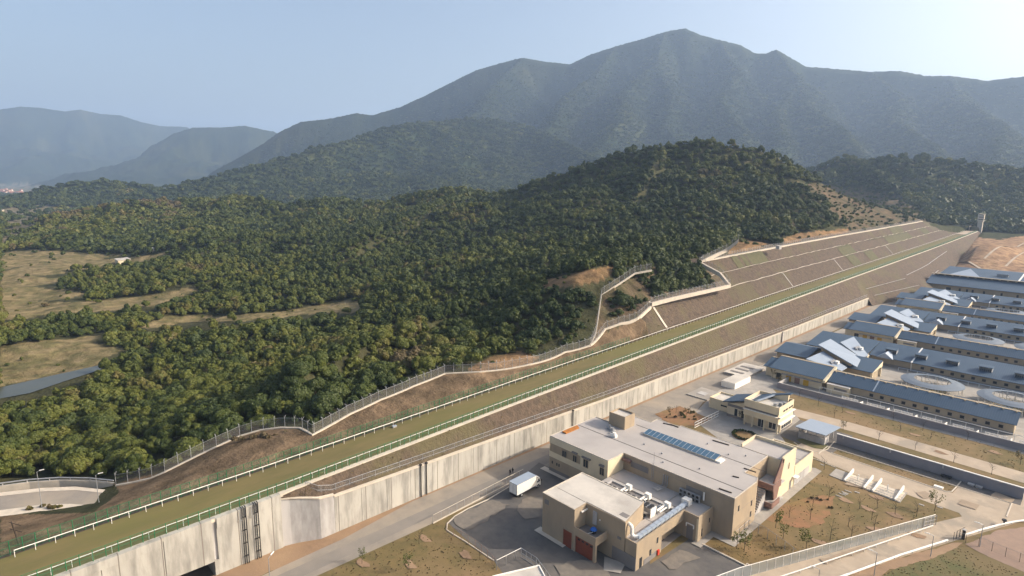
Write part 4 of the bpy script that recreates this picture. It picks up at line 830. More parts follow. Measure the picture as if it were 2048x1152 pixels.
for k in range(5):
    x = -57.3+.95*k; g = thing('condenser', ['outdoor condenser on the low roof wall, %s from the left' % w for w in ('first', 'second', 'third', 'fourth', 'fifth')][k], 'air conditioner', (x, 104.3, z0), 0, 'condensers against the clinic wall')
    for j in range(2):
        t = MB(); t.box(x-.42, x+.42, 104.0, 104.5, z0+.1+.85*j, z0+.85+.85*j); o = t.build('casing', MT['galv'], g); MB().tube((x, 103.99, z0+.47+.85*j), (x, 103.96, z0+.47+.85*j), .3, n=12).build('fan_grille', MT['black'], o)
g = thing('cable_tray', 'thin cable tray crossing the low roof towards the condensers', 'duct', (-57, 97, z0)); MB().box(-58.2, -57.9, 94.6, 103.8, z0+.1, z0+.2).build('tray', MT['galv'], g)
tag(MB().lathe((-58.4, 92.0, z0), [(0, .1), (.5, .12), (.6, 0)], 14).build('cable_coil', MT['black']), 'black coil lying on the low roof beside the nearest cooling unit', 'coil')
g = thing('garden_parasol', 'blue tarpaulin over equipment on the small balcony above the red doors', 'cover', (-62.4, 81.3, 4.15)); MB().lathe((-62.4, 81.4, 4.15), [(0, 1.1), (.45, 1.05), (.7, .7), (.55, .62)], 10).build('cover', MT['bluepl'], g); bx(g, 'machine', MT['dark'], -62.8, -62.0, 81.0, 81.7, 4.15, 4.8); MB().pipe([(-62.9, 80.1, 4.3), (-62.2, 81, 4.6)], .05).build('handle', MT['white'], g)
# things on the clinic roof
zr = H0+.125
for k, (x, y, a, l) in enumerate([(-74.6, 126.6, .25, 2.6), (-73.0, 127.0, -.1, 2.4), (-60.2, 126.6, .1, 4.0), (-49.3, 118.4, .05, 2.6), (-50.0, 113.3, .3, 1.3), (-48.8, 106.3, .1, 2.6)]):
    c, s = math.cos(a), math.sin(a); t = MB(); t.prism([(x-l/2*c+.13*s, y-l/2*s-.13*c), (x+l/2*c+.13*s, y+l/2*s-.13*c), (x+l/2*c-.13*s, y+l/2*s+.13*c), (x-l/2*c-.13*s, y-l/2*s+.13*c)], zr, zr+.18)
    tag(t.build('plank', MT['bark']), ['dark plank on the clinic roof nearest the worn earth bed', 'second dark plank crossing near the rear roof edge', 'long dark plank near the round flower bed side of the roof', 'dark plank by the stair recess', 'short dark timber left of the stair recess', 'dark plank by the front corner of the clinic roof'][k], 'plank', 'planks lying on the clinic roof')
g = thing('timber_pile', 'orange timber stacked at the left end of the clinic roof', 'timber', (-88.5, 106, zr))
for k in range(4): bx(g, 'board', MT['orange'], -89.6+.33*k, -89.3+.33*k, 102.6, 108.2-.2*k, zr, zr+.3+.04*(k % 2))
for k, (x, y, w, h) in enumerate([(-82.9, 113.0, 1.0, 1.2), (-81.7, 112.6, 1.2, .9), (-80.6, 111.4, 1.0, .7), (-79.4, 110.2, 1.3, 1.1)]):
    g = thing('roof_fan', ['grey roof fan deep in the shade of the stair house', 'round grey roof fan beside the stair house', 'small grey roof fan left of the white one', 'white roof fan in the open in front of the stair house'][k], 'fan', (x, y, zr), 0, 'fans beside the stair house')
    bx(g, 'base', MT['galv' if k < 3 else 'white'], x-w/2, x+w/2, y-w/3, y+w/3, zr, zr+h*.6); MB().tube((x, y, zr+h*.6), (x, y, zr+h), w*.33, n=10).build('cowl', MT['galv' if k < 3 else 'white'], g)
    MB().tube((x-w*.9, y, zr+h*.45), (x-w/2, y, zr+h*.45), .18, n=8).build('outlet', MT['galv' if k < 3 else 'white'], g)
for k, (x, y) in enumerate([(-66.5, 111), (-72, 112), (-56, 122), (-62, 123.5), (-53, 124.3), (-57, 110.8), (-64, 107.5)]):
    tag(MB().lathe((x, y, zr), [(.0, .35), (.16, .33), (.18, 0)], 8).build('roof_vent', MT['galv']), 'small round vent cap on the flat grey clinic roof', 'vent', 'vent caps on the clinic roof')
# ------------------------------------------------------------------ gatehouse, shelter, small blocks
gh = thing('gatehouse', 'two storey cream house with a sloping grey blue roof beside the round flower bed', 'house', (-66, 168, 0))
t = MB(); t.box(-71.2, -61.0, 164.4, 173, -.3, 3.15); t.box(-71.2, -61.0, 162.6, 173, 3.15, 5.15); t.box(-71.0, -61.25, 163.0, 172.8, 5.15, 5.75); t.box(-71.2, -61.0, 162.6, 173, 5.75, 7.1); t.build('wall', MT['cream'], gh)
t = MB(); parapet(t, [(-71.2, 162.6), (-61, 162.6), (-61, 173), (-71.2, 173)], 7.103, 8.0, .22); t.build('parapet', MT['cream'], gh)
bx(gh, 'terrace_floor', MT['roofpale'], -70.95, -61.25, 162.85, 172.75, 7.103, 7.16)
t = MB(); t.box(-71.3, -60.4, 162.2, 162.6, 5.0, 5.15); t.box(-61.0, -60.3, 162.2, 173.2, 5.0, 5.15); t.box(-61.0, -60.3, 162.6, 173.2, 2.95, 3.15); t.build('ledge', MT['white'], gh)
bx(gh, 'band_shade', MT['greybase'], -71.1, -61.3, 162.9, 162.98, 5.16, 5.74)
for x in (-70.8, -68.4, -65.0, -61.2): bx(gh, 'column', MT['cream'], x-.17, x+.17, 162.7, 163.04, -.2, 3.15)
window_y(gh, -67.4, -65.4, .1, 2.6, 164.4, fm='white', name='door'); window_y(gh, -64.2, -62.2, .6, 2.4, 164.4, fm='white')
for y0, y1 in ((165.5, 168.6), (169.3, 172.4)): window_x(gh, y0, y1, 5.85+.1, 6.6, -61.0, fm='cream')
window_x(gh, 165.2, 172, .9, 2.0, -61.0, fm='white', mull=4); bx(gh, 'plinth_band', MT['greybase'], -60.998, -60.95, 165, 173, -.1, .7)
t = MB(); t.prism([(-77.4, 165.2), (-71.25, 165.2), (-71.25, 172.6), (-77.4, 172.6)], -.3, lambda p: 4.1+(p[0]+77.4)*.31); t.build('wall', MT['cream'], gh)
bx(gh, 'dark_band', MT['greybase'], -77.3, -71.3, 165.1, 165.19, 3.3, 4.1); bx(gh, 'plinth_band', MT['greybase'], -77.4, -71.3, 165.1, 165.19, -.2, .8)
for x in (-74.6, -72.4): window_y(gh, x-.45, x+.45, .3, 3.0, 165.2, frame=False)
z = lambda x: 4.55+(x+78.6)*.31
t = MB(); t.slab([(-78.6, 164.4, z(-78.6)), (-68.6, 164.4, z(-68.6)), (-66.6, 171.4, z(-66.6)), (-61.6, 171.4, z(-61.6)), (-61.6, 173.4, z(-61.6)), (-78.6, 173.4, z(-78.6))], .28); ro = t.build('roof', MT['blue'], gh)
t = MB(); t.slab([(-68.7, 164.3, z(-68.7)+.05), (-67.9, 164.3, z(-67.9)+.05), (-65.9, 171.4, z(-65.9)+.05), (-66.7, 171.4, z(-66.7)+.05)], .4); t.build('verge_trim', MT['palesteel'], ro)
t = MB(); t.prism([(-66.5, 171.6), (-62.2, 171.6), (-62.2, 172.6), (-66.5, 172.6)], 7.2, lambda p: z(p[0])-.3); t.build('wall', MT['cream'], gh)
for k, (x, y) in enumerate([(-63.2, 165.4), (-62.4, 167.0), (-62.0, 168.4)]): bx(gh, 'roof_unit', MT['galv'], x-.45, x+.45, y-.5, y+.5, 7.17, 8.1)
WG = [(-84.5, 167.4), (-77.45, 167.4), (-77.45, 174.8), (-84.5, 174.8)]
MB().prism(WG, -.3, 2.9).build('wall', MT['cream'], gh); t = MB(); parapet(t, WG, 2.903, 3.45, .22); t.build('parapet', MT['cream'], gh); bx(gh, 'wing_roof', MT['roofpale'], -84.25, -77.7, 167.65, 174.55, 2.903, 2.95)
window_y(gh, -80.6, -78.6, 1.6, 2.1, 167.4, frame=False)
sh = thing('guard_shelter', 'small grey shelter with a flat pale roof beside the long grey wall', 'shelter', (-52.5, 169, 0))
t = MB(); t.slab([(-57, 164.5, 3.35), (-49, 164.5, 3.35), (-48, 173.2, 3.5), (-56, 173.2, 3.5)], .22); t.build('roof', MT['palesteel'], sh)
t = MB(); t.box(-56.2, -49.3, 165.3, 165.55, -.2, 1.9); t.box(-49.6, -49.3, 165.55, 168.6, -.2, 1.9); t.box(-56.2, -55.95, 165.55, 171, -.2, 1.9); t.build('wall', MT['concgrey'], sh)
t = MB()
for x in (-56.1, -53.9, -51.7, -49.45): t.box(x-.13, x+.13, 165.32, 165.54, 1.9, 3.15)
for x, y in ((-49.45, 168.5), (-49.4, 172), (-56, 172)): t.box(x-.13, x+.13, y-.13, y+.13, -.2, 3.2)
t.build('post', MT['concgrey'], sh); bx(sh, 'counter', MT['dark'], -55.8, -49.7, 165.6, 168, .9, 1.0)
t = MB(); t.poly([at(x, y, 0)[:2]+(.105,) for x, y in [(1592, 880), (1612, 876), (1660, 893), (1655, 900), (1630, 897), (1605, 888)]]); o = t.build('shrub_bed', MT['greenlawn']); structure(o)
gw = thing('grey_wall', 'long low grey wall with a white top behind the lawn strip', 'wall', (-28, 171, 0))
bx(gw, 'wall_panel', nmat('bluish_grey_render', (.22, .21, .22), (.19, .185, .195), .3, .9), -47.6, -8.3, 169.4, 169.75, -.3, 2.7); bx(gw, 'coping', MT['white'], -47.7, -8.2, 169.35, 169.8, 2.703, 2.85)
t = MB()
for x in (-46, -34.8, -23.5): t.box(x-.15, x+.15, 169.25, 169.39, 1.9, 2.6)
t.build('wall_light', MT['concgrey'], gw)
bx(None, 'painted_wall_shade', MT['asphalt'], -47.6, -8.3, 165.8, 169.3, 0, .06)['kind'] = 'structure'  # dark strip painting the grey wall's shadow onto the ground
for i, (x0, x1, y0, y1) in enumerate([(-48.6, -9.6, 165.3, 165.55), (-9.85, -9.6, 157.5, 165.3), (-48.6, -48.35, 158.6, 165.3)]): bx(None, 'lawn_kerb', MT['kerb'], x0, x1, y0, y1, 0, .14)['kind'] = 'structure'
for k, x in enumerate((-17.6, -16.1)): g = thing('planter', ['pale bench block by the grey wall, left of two', 'pale bench block by the grey wall, right of two'][k], 'bench', (x, 168.4, 0)); bx(g, 'seat', MT['concgrey'], x-.65, x+.65, 168, 168.9, .3, .55); bx(g, 'base', MT['galv'], x-.5, x+.5, 168.1, 168.8, 0, .3)
g = thing('dark_cart', 'dark low cart at the foot of the grey wall', 'cart', (-22.5, 168.5, 0)); bx(g, 'tray', MT['cloth'], -23.6, -21.4, 168.1, 169, .35, .6)
for x in (-23.2, -21.8): MB().tube((x, 168.05, .2), (x, 169.05, .2), .2, n=10).build('wheel', MT['tyre'], g)
g = thing('utility_block', 'low white walled block between the gatehouse and the first stable', 'building', at(1470, 778))
bxx, byy, _ = at(1472, 778)
MB().box(bxx-5, bxx, byy-1, byy+11, -.2, 2.0).build('wall', MT['white'], g); bx(g, 'roof', MT['roofpale'], bxx-4.8, bxx-.2, byy-.8, byy+10.8, 2.003, 2.1)
g = thing('utility_slab', 'flat pale slab roof behind the white walled block', 'building', at(1500, 745)); bxx, byy, _ = at(1520, 748)
MB().box(bxx-9, bxx-1, byy-10, byy+6, -.2, .8).build('wall', MT['concgrey'], g); bx(g, 'roof', MT['roofpale'], bxx-9.3, bxx-.7, byy-10.3, byy+6.3, .803, .95)
for i in range(3): bx(g, 'hatch', MT['greybase'], bxx-8, bxx-3, byy-8+4.2*i, byy-6.5+4.2*i, .953, 1.1)
g = thing('ground_slab', 'square pale slab beside the road left of the gatehouse', 'slab', at(1405, 790)); bxx, byy, _ = at(1412, 792); MB().box(bxx-5, bxx+2.5, byy-4, byy+6, -.2, .35).build('slab', MT['paving'], g); bx(g, 'cover', MT['concgrey'], bxx-3, bxx, byy-1, byy+2, .353, .45)

# ------------------------------------------------------------------ stables: one unit of everything, copied row by row
BW = nmat('stable_wall', (.36, .29, .20), (.32, .26, .18), .4, .85, (.29, .24, .17), .1)
XR = -14.4; XRR = 12.0
def front_stable():
    g = thing('front_stable', '-', 'stable', (-50, 216, 0))
    t = MB(); t.box(-65.4, XR-.5, 213.6, 218.5, -.3, 3.3); t.box(-65.4, XR-.5, 218.35, 218.6, 3.3, 5.6); t.build('wall', BW, g)
    t = MB(); t.add([(XR-.5, 213.6, 3.3), (XR-.5, 218.6, 3.3), (XR-.5, 218.6, 5.6), (-65.4, 213.6, 3.3), (-65.4, 218.6, 3.3), (-65.4, 218.6, 5.6)], [(0, 1, 2), (5, 4, 3)]); t.build('gable', MT['cream'], g)
    t = MB(); t.slab([(-65.6, 212.8, 3.45), (XR, 212.8, 3.45), (XR, 218.6, 5.8), (-65.6, 218.6, 5.8)], .16); o = t.build('roof', MT['blue'], g)
    t = MB(); t.box(-65.6, XR, 218.62, 219.9, 5.55, 5.9); t.build('ridge_fascia', BW, o)
    t = MB()
    for x in np.arange(-64, XR, 3.04): t.box(x-.2, x+.2, 218.0, 218.6, 5.6, 5.97)
    t.build('bracket', BW, o)
    t = MB(); t.slab([(-51.0, 212.9, 3.52), (-50.6, 212.9, 3.52), (-50.6, 218.5, 5.84), (-51.0, 218.5, 5.84)], .05); t.build('roof_strip', MT['palesteel'], o)
    for i in range(12): window_y(g, -51.8+3.04*i, -50.8+3.04*i, 1.4, 2.3, 213.6, frame=True, glass='dark', fm='greybase', mull=0)
    t = MB(); t.box(-65.4, XR-.5, 213.50, 213.597, 0, .9); t.build('plinth_band', MT['greybase'], g)
    t = MB(); t.box(-64.3, -57.4, 211.2, 213.55, -.3, 2.9); o = t.build('bay', MT['cream'], g); bx(o, 'louvre', MT['greybase'], -62, -58, 211.12, 211.2, 1.5, 2.2); bx(o, 'roof', MT['concgrey'], -64.5, -57.2, 211.0, 213.55, 2.903, 3.05)
    # taller left end with its own roof
    t = MB(); t.box(-83.6, -66.2, 212.2, 220.8, -.3, 4.0); t.box(-83.6, -66.2, 220.5, 220.9, 4.0, 6.1); t.box(-86.4, -83.65, 213.8, 219.8, -.3, 3.4); t.build('end_wall', MT['cream'], g)
    t = MB(); t.slab([(-84.2, 211.0, 4.1), (-65.6, 211.0, 4.1), (-65.6, 221.0, 6.4), (-84.2, 221.0, 6.4)], .2); o = t.build('end_roof', MT['blue'], g)
    t = MB(); t.box(-84.3, -65.7, 221.0, 222.2, 6.1, 6.5); t.build('ridge_fascia', BW, o); t = MB(); t.slab([(-65.58, 210.6, 3.95), (-64.8, 210.6, 3.95), (-64.8, 221.6, 6.62), (-65.58, 221.6, 6.62)], .85); t.build('verge_board', MT['cream'], o)
    t = MB(); t.slab([(-87.2, 213.0, 3.55), (-84.25, 213.0, 3.55), (-84.25, 220.2, 5.5), (-87.2, 220.2, 5.5)], .18); o = t.build('end_roof', MT['blue'], g); t = MB(); t.box(-87.2, -84.3, 220.2, 221.0, 5.3, 5.6); t.build('ridge_fascia', BW, o)
    for x, m in ((-77.5, 'yellow'), (-71.5, 'yellow'), (-81, 'dark'), (-74.5, 'redwall')): MB().box(x-.9, x+.9, 212.1, 212.197, 0, 2.4).build('stable_door', MT[m], g)
    bx(g, 'canopy', MT['concgrey'], -80, -66.4, 211.0, 212.19, 2.5, 2.65)
    for i, x in enumerate((-50.5, -40.4, -29.5, -19.0)):
        t = MB(); t.slab([(x-2.1, 225.4, 3.4), (x+2.1, 225.4, 3.4), (x+2.1, 227.6, 3.9), (x-2.1, 227.6, 3.9)], .12); o = t.build('yard_canopy', MT['blue'], g); t = MB()
        for sx in (-1.9, 1.9): t.tube((x+sx, 227.3, 0), (x+sx, 227.3, 3.7), .08, n=5)
        t.build('post', MT['galv'], o)
    return g
def rear_stable():
    g = thing('rear_stable', '-', 'stable', (-40, 268, 0))
    t = MB(); t.box(-64.8, XRR, 261.2, 285, -.3, 3.2); t.prism([(-64.8, 261.2), (XRR, 261.2), (XRR, 275.5), (-64.8, 275.5)], 3.2, lambda p: 3.45+(p[1]-261.2)*.176); t.build('wall', BW, g)
    t = MB(); t.slab([(-65.2, 260.2, 3.5), (XRR+.5, 260.2, 3.5), (XRR+.5, 275.6, 6.25), (-65.2, 275.6, 6.25)], .18); t.slab([(-65.2, 275.63, 6.24), (XRR+.5, 275.63, 6.24), (XRR+.5, 286.5, 3.6), (-65.2, 286.5, 3.6)], .18); ro = t.build('roof', MT['blue'], g)
    t = MB(); t.slab([(-88, 256.2, 3.7), (-65.25, 256.2, 3.7), (-65.25, 275.6, 6.3), (-88, 275.6, 6.3)], .18); t.slab([(-88, 275.63, 6.29), (-65.25, 275.63, 6.29), (-65.25, 286.5, 3.6), (-88, 286.5, 3.6)], .18); t.build('end_roof', MT['blue'], g)
    MB().box(-87.2, -64.9, 257.4, 285, -.3, 3.4).build('end_wall', MT['cream'], g)
    t = MB(); t.slab([(-50.9, 260.3, 3.58), (-50.4, 260.3, 3.58), (-50.4, 276, 6.4), (-50.9, 276, 6.4)], .07); t.tube((-50.65, 260.2, 3.4), (-50.65, 261.1, 0), .12, n=5); t.build('roof_strip', MT['white'], ro)
    for i in range(17): window_y(g, -47.6+3.1*i, -46.6+3.1*i, 1.5, 2.4, 261.2, frame=True, glass='dark', fm='greybase', mull=0)
    t = MB(); t.box(-64.8, XRR, 261.1, 261.197, 0, 1.0); t.build('plinth_band', MT['greybase'], g)
    for x in np.arange(-58.8, 12, 9.95):
        zb = 3.5+(266-260.2)*.1786; t = MB(); t.slab([(x-2.1, 264.6, zb+1.5), (x+2.1, 264.6, zb+1.5), (x+2.1, 267.6, zb+1.7), (x-2.1, 267.6, zb+1.7)], .14); o = t.build('dormer', MT['blue'], g)
        t = MB(); t.box(x-1.9, x-1.75, 264.9, 267.3, zb-.5, zb+1.5); t.box(x+1.75, x+1.9, 264.9, 267.3, zb-.5, zb+1.5); t.box(x-1.75, x+1.75, 266.9, 267.1, zb-.2, zb+1.5); t.build('louvre', MT['galv'], o)
        t = MB()
        for k in range(7): t.box(x-1.75+.58*k, x-1.67+.58*k, 264.95, 265.05, zb-.3, zb+1.45)
        t.build('slat', MT['galv'], o)
    # little gable over the cross passage
    t = MB(); t.add([(-62.5, 259.6, 3.3), (-56.5, 259.6, 3.3), (-59.5, 259.6, 5.4), (-59.5, 268.5, 5.5)], [(0, 1, 2), (0, 2, 3), (2, 1, 3)]); t.build('passage_gable', MT['palesteel'], g)
    return g
def pavilion():
    g = thing('entrance_pavilion', '-', 'pavilion', (-70, 240, 0))
    def R(name, q, m, th=.3): t = MB(); t.slab(q, th); return t.build(name, m, g)
    R('high_roof', [(-77.7, 239.7, 8.7), (-61.0, 230.6, 5.6), (-63.6, 244.6, 5.6), (-77.6, 252.8, 8.7)], MT['palesteel'])  # paler steel puts the sunlit look of these tilted roofs into their colour
    R('cross_roof', [(-75.3, 257.6, 6.9), (-64.4, 247.2, 4.9), (-63.6, 253.4, 4.9), (-74.3, 271.0, 7.1)], MT['palesteel'])
    R('cross_roof', [(-76.2, 223.6, 6.55), (-64.0, 224.0, 4.9), (-63.9, 229.6, 4.9), (-75.5, 239.4, 6.6)], MT['palesteel'])
    R('low_roof', [(-67.5, 232.6, 4.1), (-56.4, 232.6, 4.1), (-56.4, 244.8, 6.1), (-67.5, 244.8, 6.1)], MT['blue'], .2)
    R('low_roof', [(-91.6, 233.0, 4.3), (-79.0, 233.0, 4.3), (-79.0, 243.8, 6.2), (-91.6, 243.8, 6.2)], MT['blue'], .2)
    R('low_roof', [(-91.6, 243.83, 6.19), (-79.0, 243.83, 6.19), (-79.0, 252, 4.4), (-91.6, 252, 4.4)], MT['blue'], .2)
    t = MB(); t.box(-91, -79.4, 234.2, 251, -.3, 4.3); t.box(-67, -57.2, 233.6, 244.4, -.3, 3.9); t.prism([(-77, 241), (-64, 234), (-64, 243.5), (-77, 251.5)], -.3, lambda p: 5.2+(-p[0]-61)*.185-.3); t.build('wall', BW, g)
    t = MB(); t.add([(-56.42, 232.4, 3.9), (-56.42, 244.9, 3.9), (-56.42, 244.9, 6.0), (-56.9, 232.4, 3.9), (-56.9, 244.9, 3.9), (-56.9, 244.9, 6.0)], [(0, 1, 2), (5, 4, 3), (0, 2, 5, 3), (0, 3, 4, 1)]); t.box(-57.2, -56.5, 233.3, 233.9, 0, 3.9); t.box(-57.2, -56.5, 244, 244.6, 0, 3.9); t.build('gable', MT['cream'], g)
    for x, y, zz in ((-68.3, 257.0, 6.2), (-68.5, 230.2, 5.9)):
        t = MB(); t.box(x-.35, x+.35, y-2.9, y+2.9, zz-.4, zz+.05); t.box(x-1.0, x-.4, y-2.2, y+1.8, zz-.2, zz+.35); t.build('roof_unit', MT['galv'], g)
        t = MB(); t.box(x+.5, x+1.6, y-1.2, y+.6, zz-.5, zz+.5); t.build('duct', MT['white'], g)
    return g
def walker(cx, cy=241.6):
    g = thing('horse_walker', '-', 'horse walker', (cx, cy, 0)); n = 40
    def ring(prof, name, m, par=g):
        t = MB(); v = [(cx+r*math.cos(2*math.pi*i/n), cy+r*math.sin(2*math.pi*i/n), z) for r, z in prof for i in range(n)]; k = len(prof)
        t.add(v, [(j*n+i, j*n+(i+1) % n, ((j+1) % k)*n+(i+1) % n, ((j+1) % k)*n+i) for j in range(k) for i in range(n)]); return t.build(name, m, par)
    ring([(9.3, 2.9), (9.3, 2.75), (5.4, 3.45), (5.4, 3.6), (7.4, 3.36)][::-1], 'ring_roof', MT['ringroof'])
    t = MB()
    for i in range(16):
        a = 2*math.pi*i/16
        for r, h in ((8.8, 2.8), (5.4, 3.4)): t.tube((cx+r*math.cos(a), cy+r*math.sin(a), 0), (cx+r*math.cos(a), cy+r*math.sin(a), h), .09, n=5)
    t.build('posts', MT['white'], g)
    t = MB()
    for z in (.5, 1.0, 1.5): t.pipe([(cx+4.7*math.cos(2*math.pi*i/24), cy+4.7*math.sin(2*math.pi*i/24), z) for i in range(25)], .09, 4)
    for i in range(24): t.tube((cx+4.7*math.cos(2*math.pi*i/24), cy+4.7*math.sin(2*math.pi*i/24), 0), (cx+4.7*math.cos(2*math.pi*i/24), cy+4.7*math.sin(2*math.pi*i/24), 1.6), .09, n=4)
    t.build('inner_fence', MT['cream'], g); MB().lathe((cx, cy, 0), [(0, .06), (4.6, .06), (4.6, 0)], 30).build('floor', MT['greenlawn'], g); t = MB(); t.tube((cx, cy, 0), (cx, cy, 2.6), .2, n=8)
    for i in range(4): a = i*math.pi/2+.4; t.tube((cx, cy, 2.4), (cx+7*math.cos(a), cy+7*math.sin(a), 2.4), .07, n=4)
    t.build('rotor', MT['galv'], g)
    return g
ORD = ['nearest', 'second', 'third']
fs, rs, pv_ = front_stable(), rear_stable(), pavilion(); wk = [walker(-40.2), walker(-18.4), walker(3.4)]
yr = fence('yard_rail', '-', 'rail', [(-54, 257.6, 0), (XRR, 257.6, 0)], 1.3, 3.1, MT['white'], None, MT['palesteel'], (.16,), .08, part='post')
for k in range(3):
    for src, lab, grp in [(fs, '%s row of stalls with a single pitch blue roof, counted from the grey wall', 'front stable rows'), (rs, '%s wide stable with louvred dormers on its grey blue roof, counted from the camera', 'rear stable rows'), (pv_, '%s entrance pavilion of crossed pale roofs, counted from the camera', 'entrance pavilions'), (yr, '%s long pale rail at the foot of a dormered stable, counted from the camera', 'yard rails')]:
        o = src if k == 0 else dup(src); o.location.y += 0 if k == 0 else 87*k
        tag(o, lab % ORD[k], None, grp)
    for j, w in enumerate(wk):
        o = w if k == 0 else dup(w); o.location.y += 0 if k == 0 else 87*k
        tag(o, 'round white roofed horse walker, %s along the %s stable courtyard' % (('leftmost', 'middle one', 'rightmost')[j], ORD[k]), None, 'horse walkers in the stable courtyards')
# the far stable: two storeys, clerestory
b5 = thing('far_stable', 'tallest stable at the back with a strip of clerestory windows under its upper roof', 'stable', (-50, 510, 0))
t = MB(); t.box(-92, 20, 487.5, 530, -.3, 4.4); t.box(-91, 20, 503.2, 532, 4.4, 9.3); t.build('wall', BW, b5)
t = MB(); t.slab([(-93, 486, 4.5), (21, 486, 4.5), (21, 503.2, 8.6), (-93, 503.2, 8.6)], .25); t.build('roof', MT['blue'], b5)
t = MB(); t.slab([(-93, 501.6, 9.9), (21, 501.6, 9.9), (21, 503.4, 9.95), (-93, 503.4, 9.95)], .4); t.build('eave', BW, b5)
t = MB(); t.slab([(-88.5, 503.5, 9.8), (21, 503.5, 9.8), (21, 534, 12.4), (-88.5, 534, 12.4)], .25); t.slab([(-88.5, 534.02, 12.4), (21, 534.02, 12.4), (21, 558, 8), (-88.5, 558, 8)], .25); uo = t.build('upper_roof', MT['blue'], b5)
for i in range(22): x = -89+4.3*i; MB().box(x, x+3.1, 503.1, 503.197, 8.75, 9.3).build('clerestory_window', MT['dark'], b5)
for i, x in enumerate((-81, -74, -70, -67, -61, -52, -44, -39, -34, -29, -24, -19)): MB().box(x, x+(2.6 if i == 0 else 1.1), 487.4, 487.497, 1.0 if i else 0, 2.8).build('door', MT['dark'], b5)
t = MB(); t.add([(-83, 504, 9.9), (-66, 504, 9.9), (-74, 520, 13.2), (-74.5, 521, 11.4)], [(0, 1, 2), (0, 2, 3), (2, 1, 3)]); t.build('passage_gable', MT['palesteel'], b5)
for x in (-55, -35, -15): t = MB(); t.box(x-3, x+3, 512, 514, 10.6, 12.2); t.build('dormer', MT['galv'], b5); t = MB(); t.slab([(x-3.4, 511.4, 12.2), (x+3.4, 511.4, 12.2), (x+3.4, 514.6, 12.4), (x-3.4, 514.6, 12.4)], .15); t.build('dormer_roof', MT['blue'], b5)
t = MB(); t.slab([(-46, 503.6, 9.9), (-45, 503.6, 9.9), (-45, 534, 12.5), (-46, 534, 12.5)], .1); t.build('roof_strip', MT['white'], uo)
# paddocks in front of the nearest stalls
pw_ = thing('paddock_wall', 'low lilac grey wall with pale coping in front of the nearest stalls', 'wall', (-40, 202.6, 0))
bx(pw_, 'wall_panel', nmat('lilac_grey_render', (.27, .24, .235), (.235, .21, .21), .3, .9), -77.5, 8, 202.4, 202.65, -.2, 1.9); bx(pw_, 'coping', MT['concgrey'], -77.55, 8, 202.35, 202.72, 1.903, 2.0); bx(pw_, 'side_wall', MT['concgrey'], -77.5, -77.25, 202.65, 212, -.2, 1.9)
def paddock(x0):
    g = thing('paddock_fence', 'white slatted paddock fence with a sloping divider in front of the stalls', 'fence', (x0, 204.6, 0), 0, 'white paddock fences')
    t = MB()
    for z in (.5, .95, 1.4, 1.85): t.box(x0, x0+4.7, 204.5, 204.62, z, z+.2)
    for x in np.arange(x0, x0+4.8, .94): t.box(x-.06, x+.06, 204.44, 204.68, 0, 2.1)
    t.build('slats', MT['white'], g)
    t = MB(); t.add([(x0+5.6, 203, 0), (x0+5.6, 206.6, 0), (x0+5.6, 206.6, 1.4), (x0+5.6, 203.2, 1.9), (x0+5.75, 203, 0), (x0+5.75, 206.6, 0), (x0+5.75, 206.6, 1.4), (x0+5.75, 203.2, 1.9)], [(0, 3, 2, 1), (4, 5, 6, 7), (0, 1, 5, 4), (1, 2, 6, 5), (2, 3, 7, 6), (3, 0, 4, 7)]); t.build('divider', MT['white'], g)
    return g
pd = paddock(-57.4)
for i in range(1, 8): o = dup(pd); o.location.x += 7.45*i
fence('stall_rail', 'long white rail between the paddocks and the nearest stalls', 'rail', [(-66, 209.6, 0), (0, 209.6, 0)], 1.7, 3.7, MT['white'], None, MT['white'], (.09,), .06)
# tower at the top of the track
tx, ty, tz = -121.5, 872, 20.4
tg = thing('viewing_tower', 'slim pale tower at the far end of the turf track', 'tower', (tx, ty, tz))
bx(tg, 'shaft', MT['kerb'], tx-2.3, tx+2.3, ty-2.3, ty+2.3, tz-6, tz+11)
for k in range(3): bx(tg, 'deck', MT['kerb'], tx-2.9, tx+2.9, ty-2.9, ty+2.9, tz+11+2.7*k, tz+12.9+2.7*k); bx(tg, 'window_band', MT['glass'], tx-2.2, tx+2.2, ty-2.2, ty+2.2, tz+12.9+2.7*k, tz+13.7+2.7*k)
for sx in (-2.7, 2.7): bx(tg, 'corner_post', MT['kerb'], tx+sx-.3, tx+sx+.3, ty-2.8, ty-2.2, tz+12.2, tz+19.1)
bx(tg, 'roof', MT['kerb'], tx-3.1, tx+3.1, ty-3.1, ty+3.1, tz+19.1, tz+19.6)
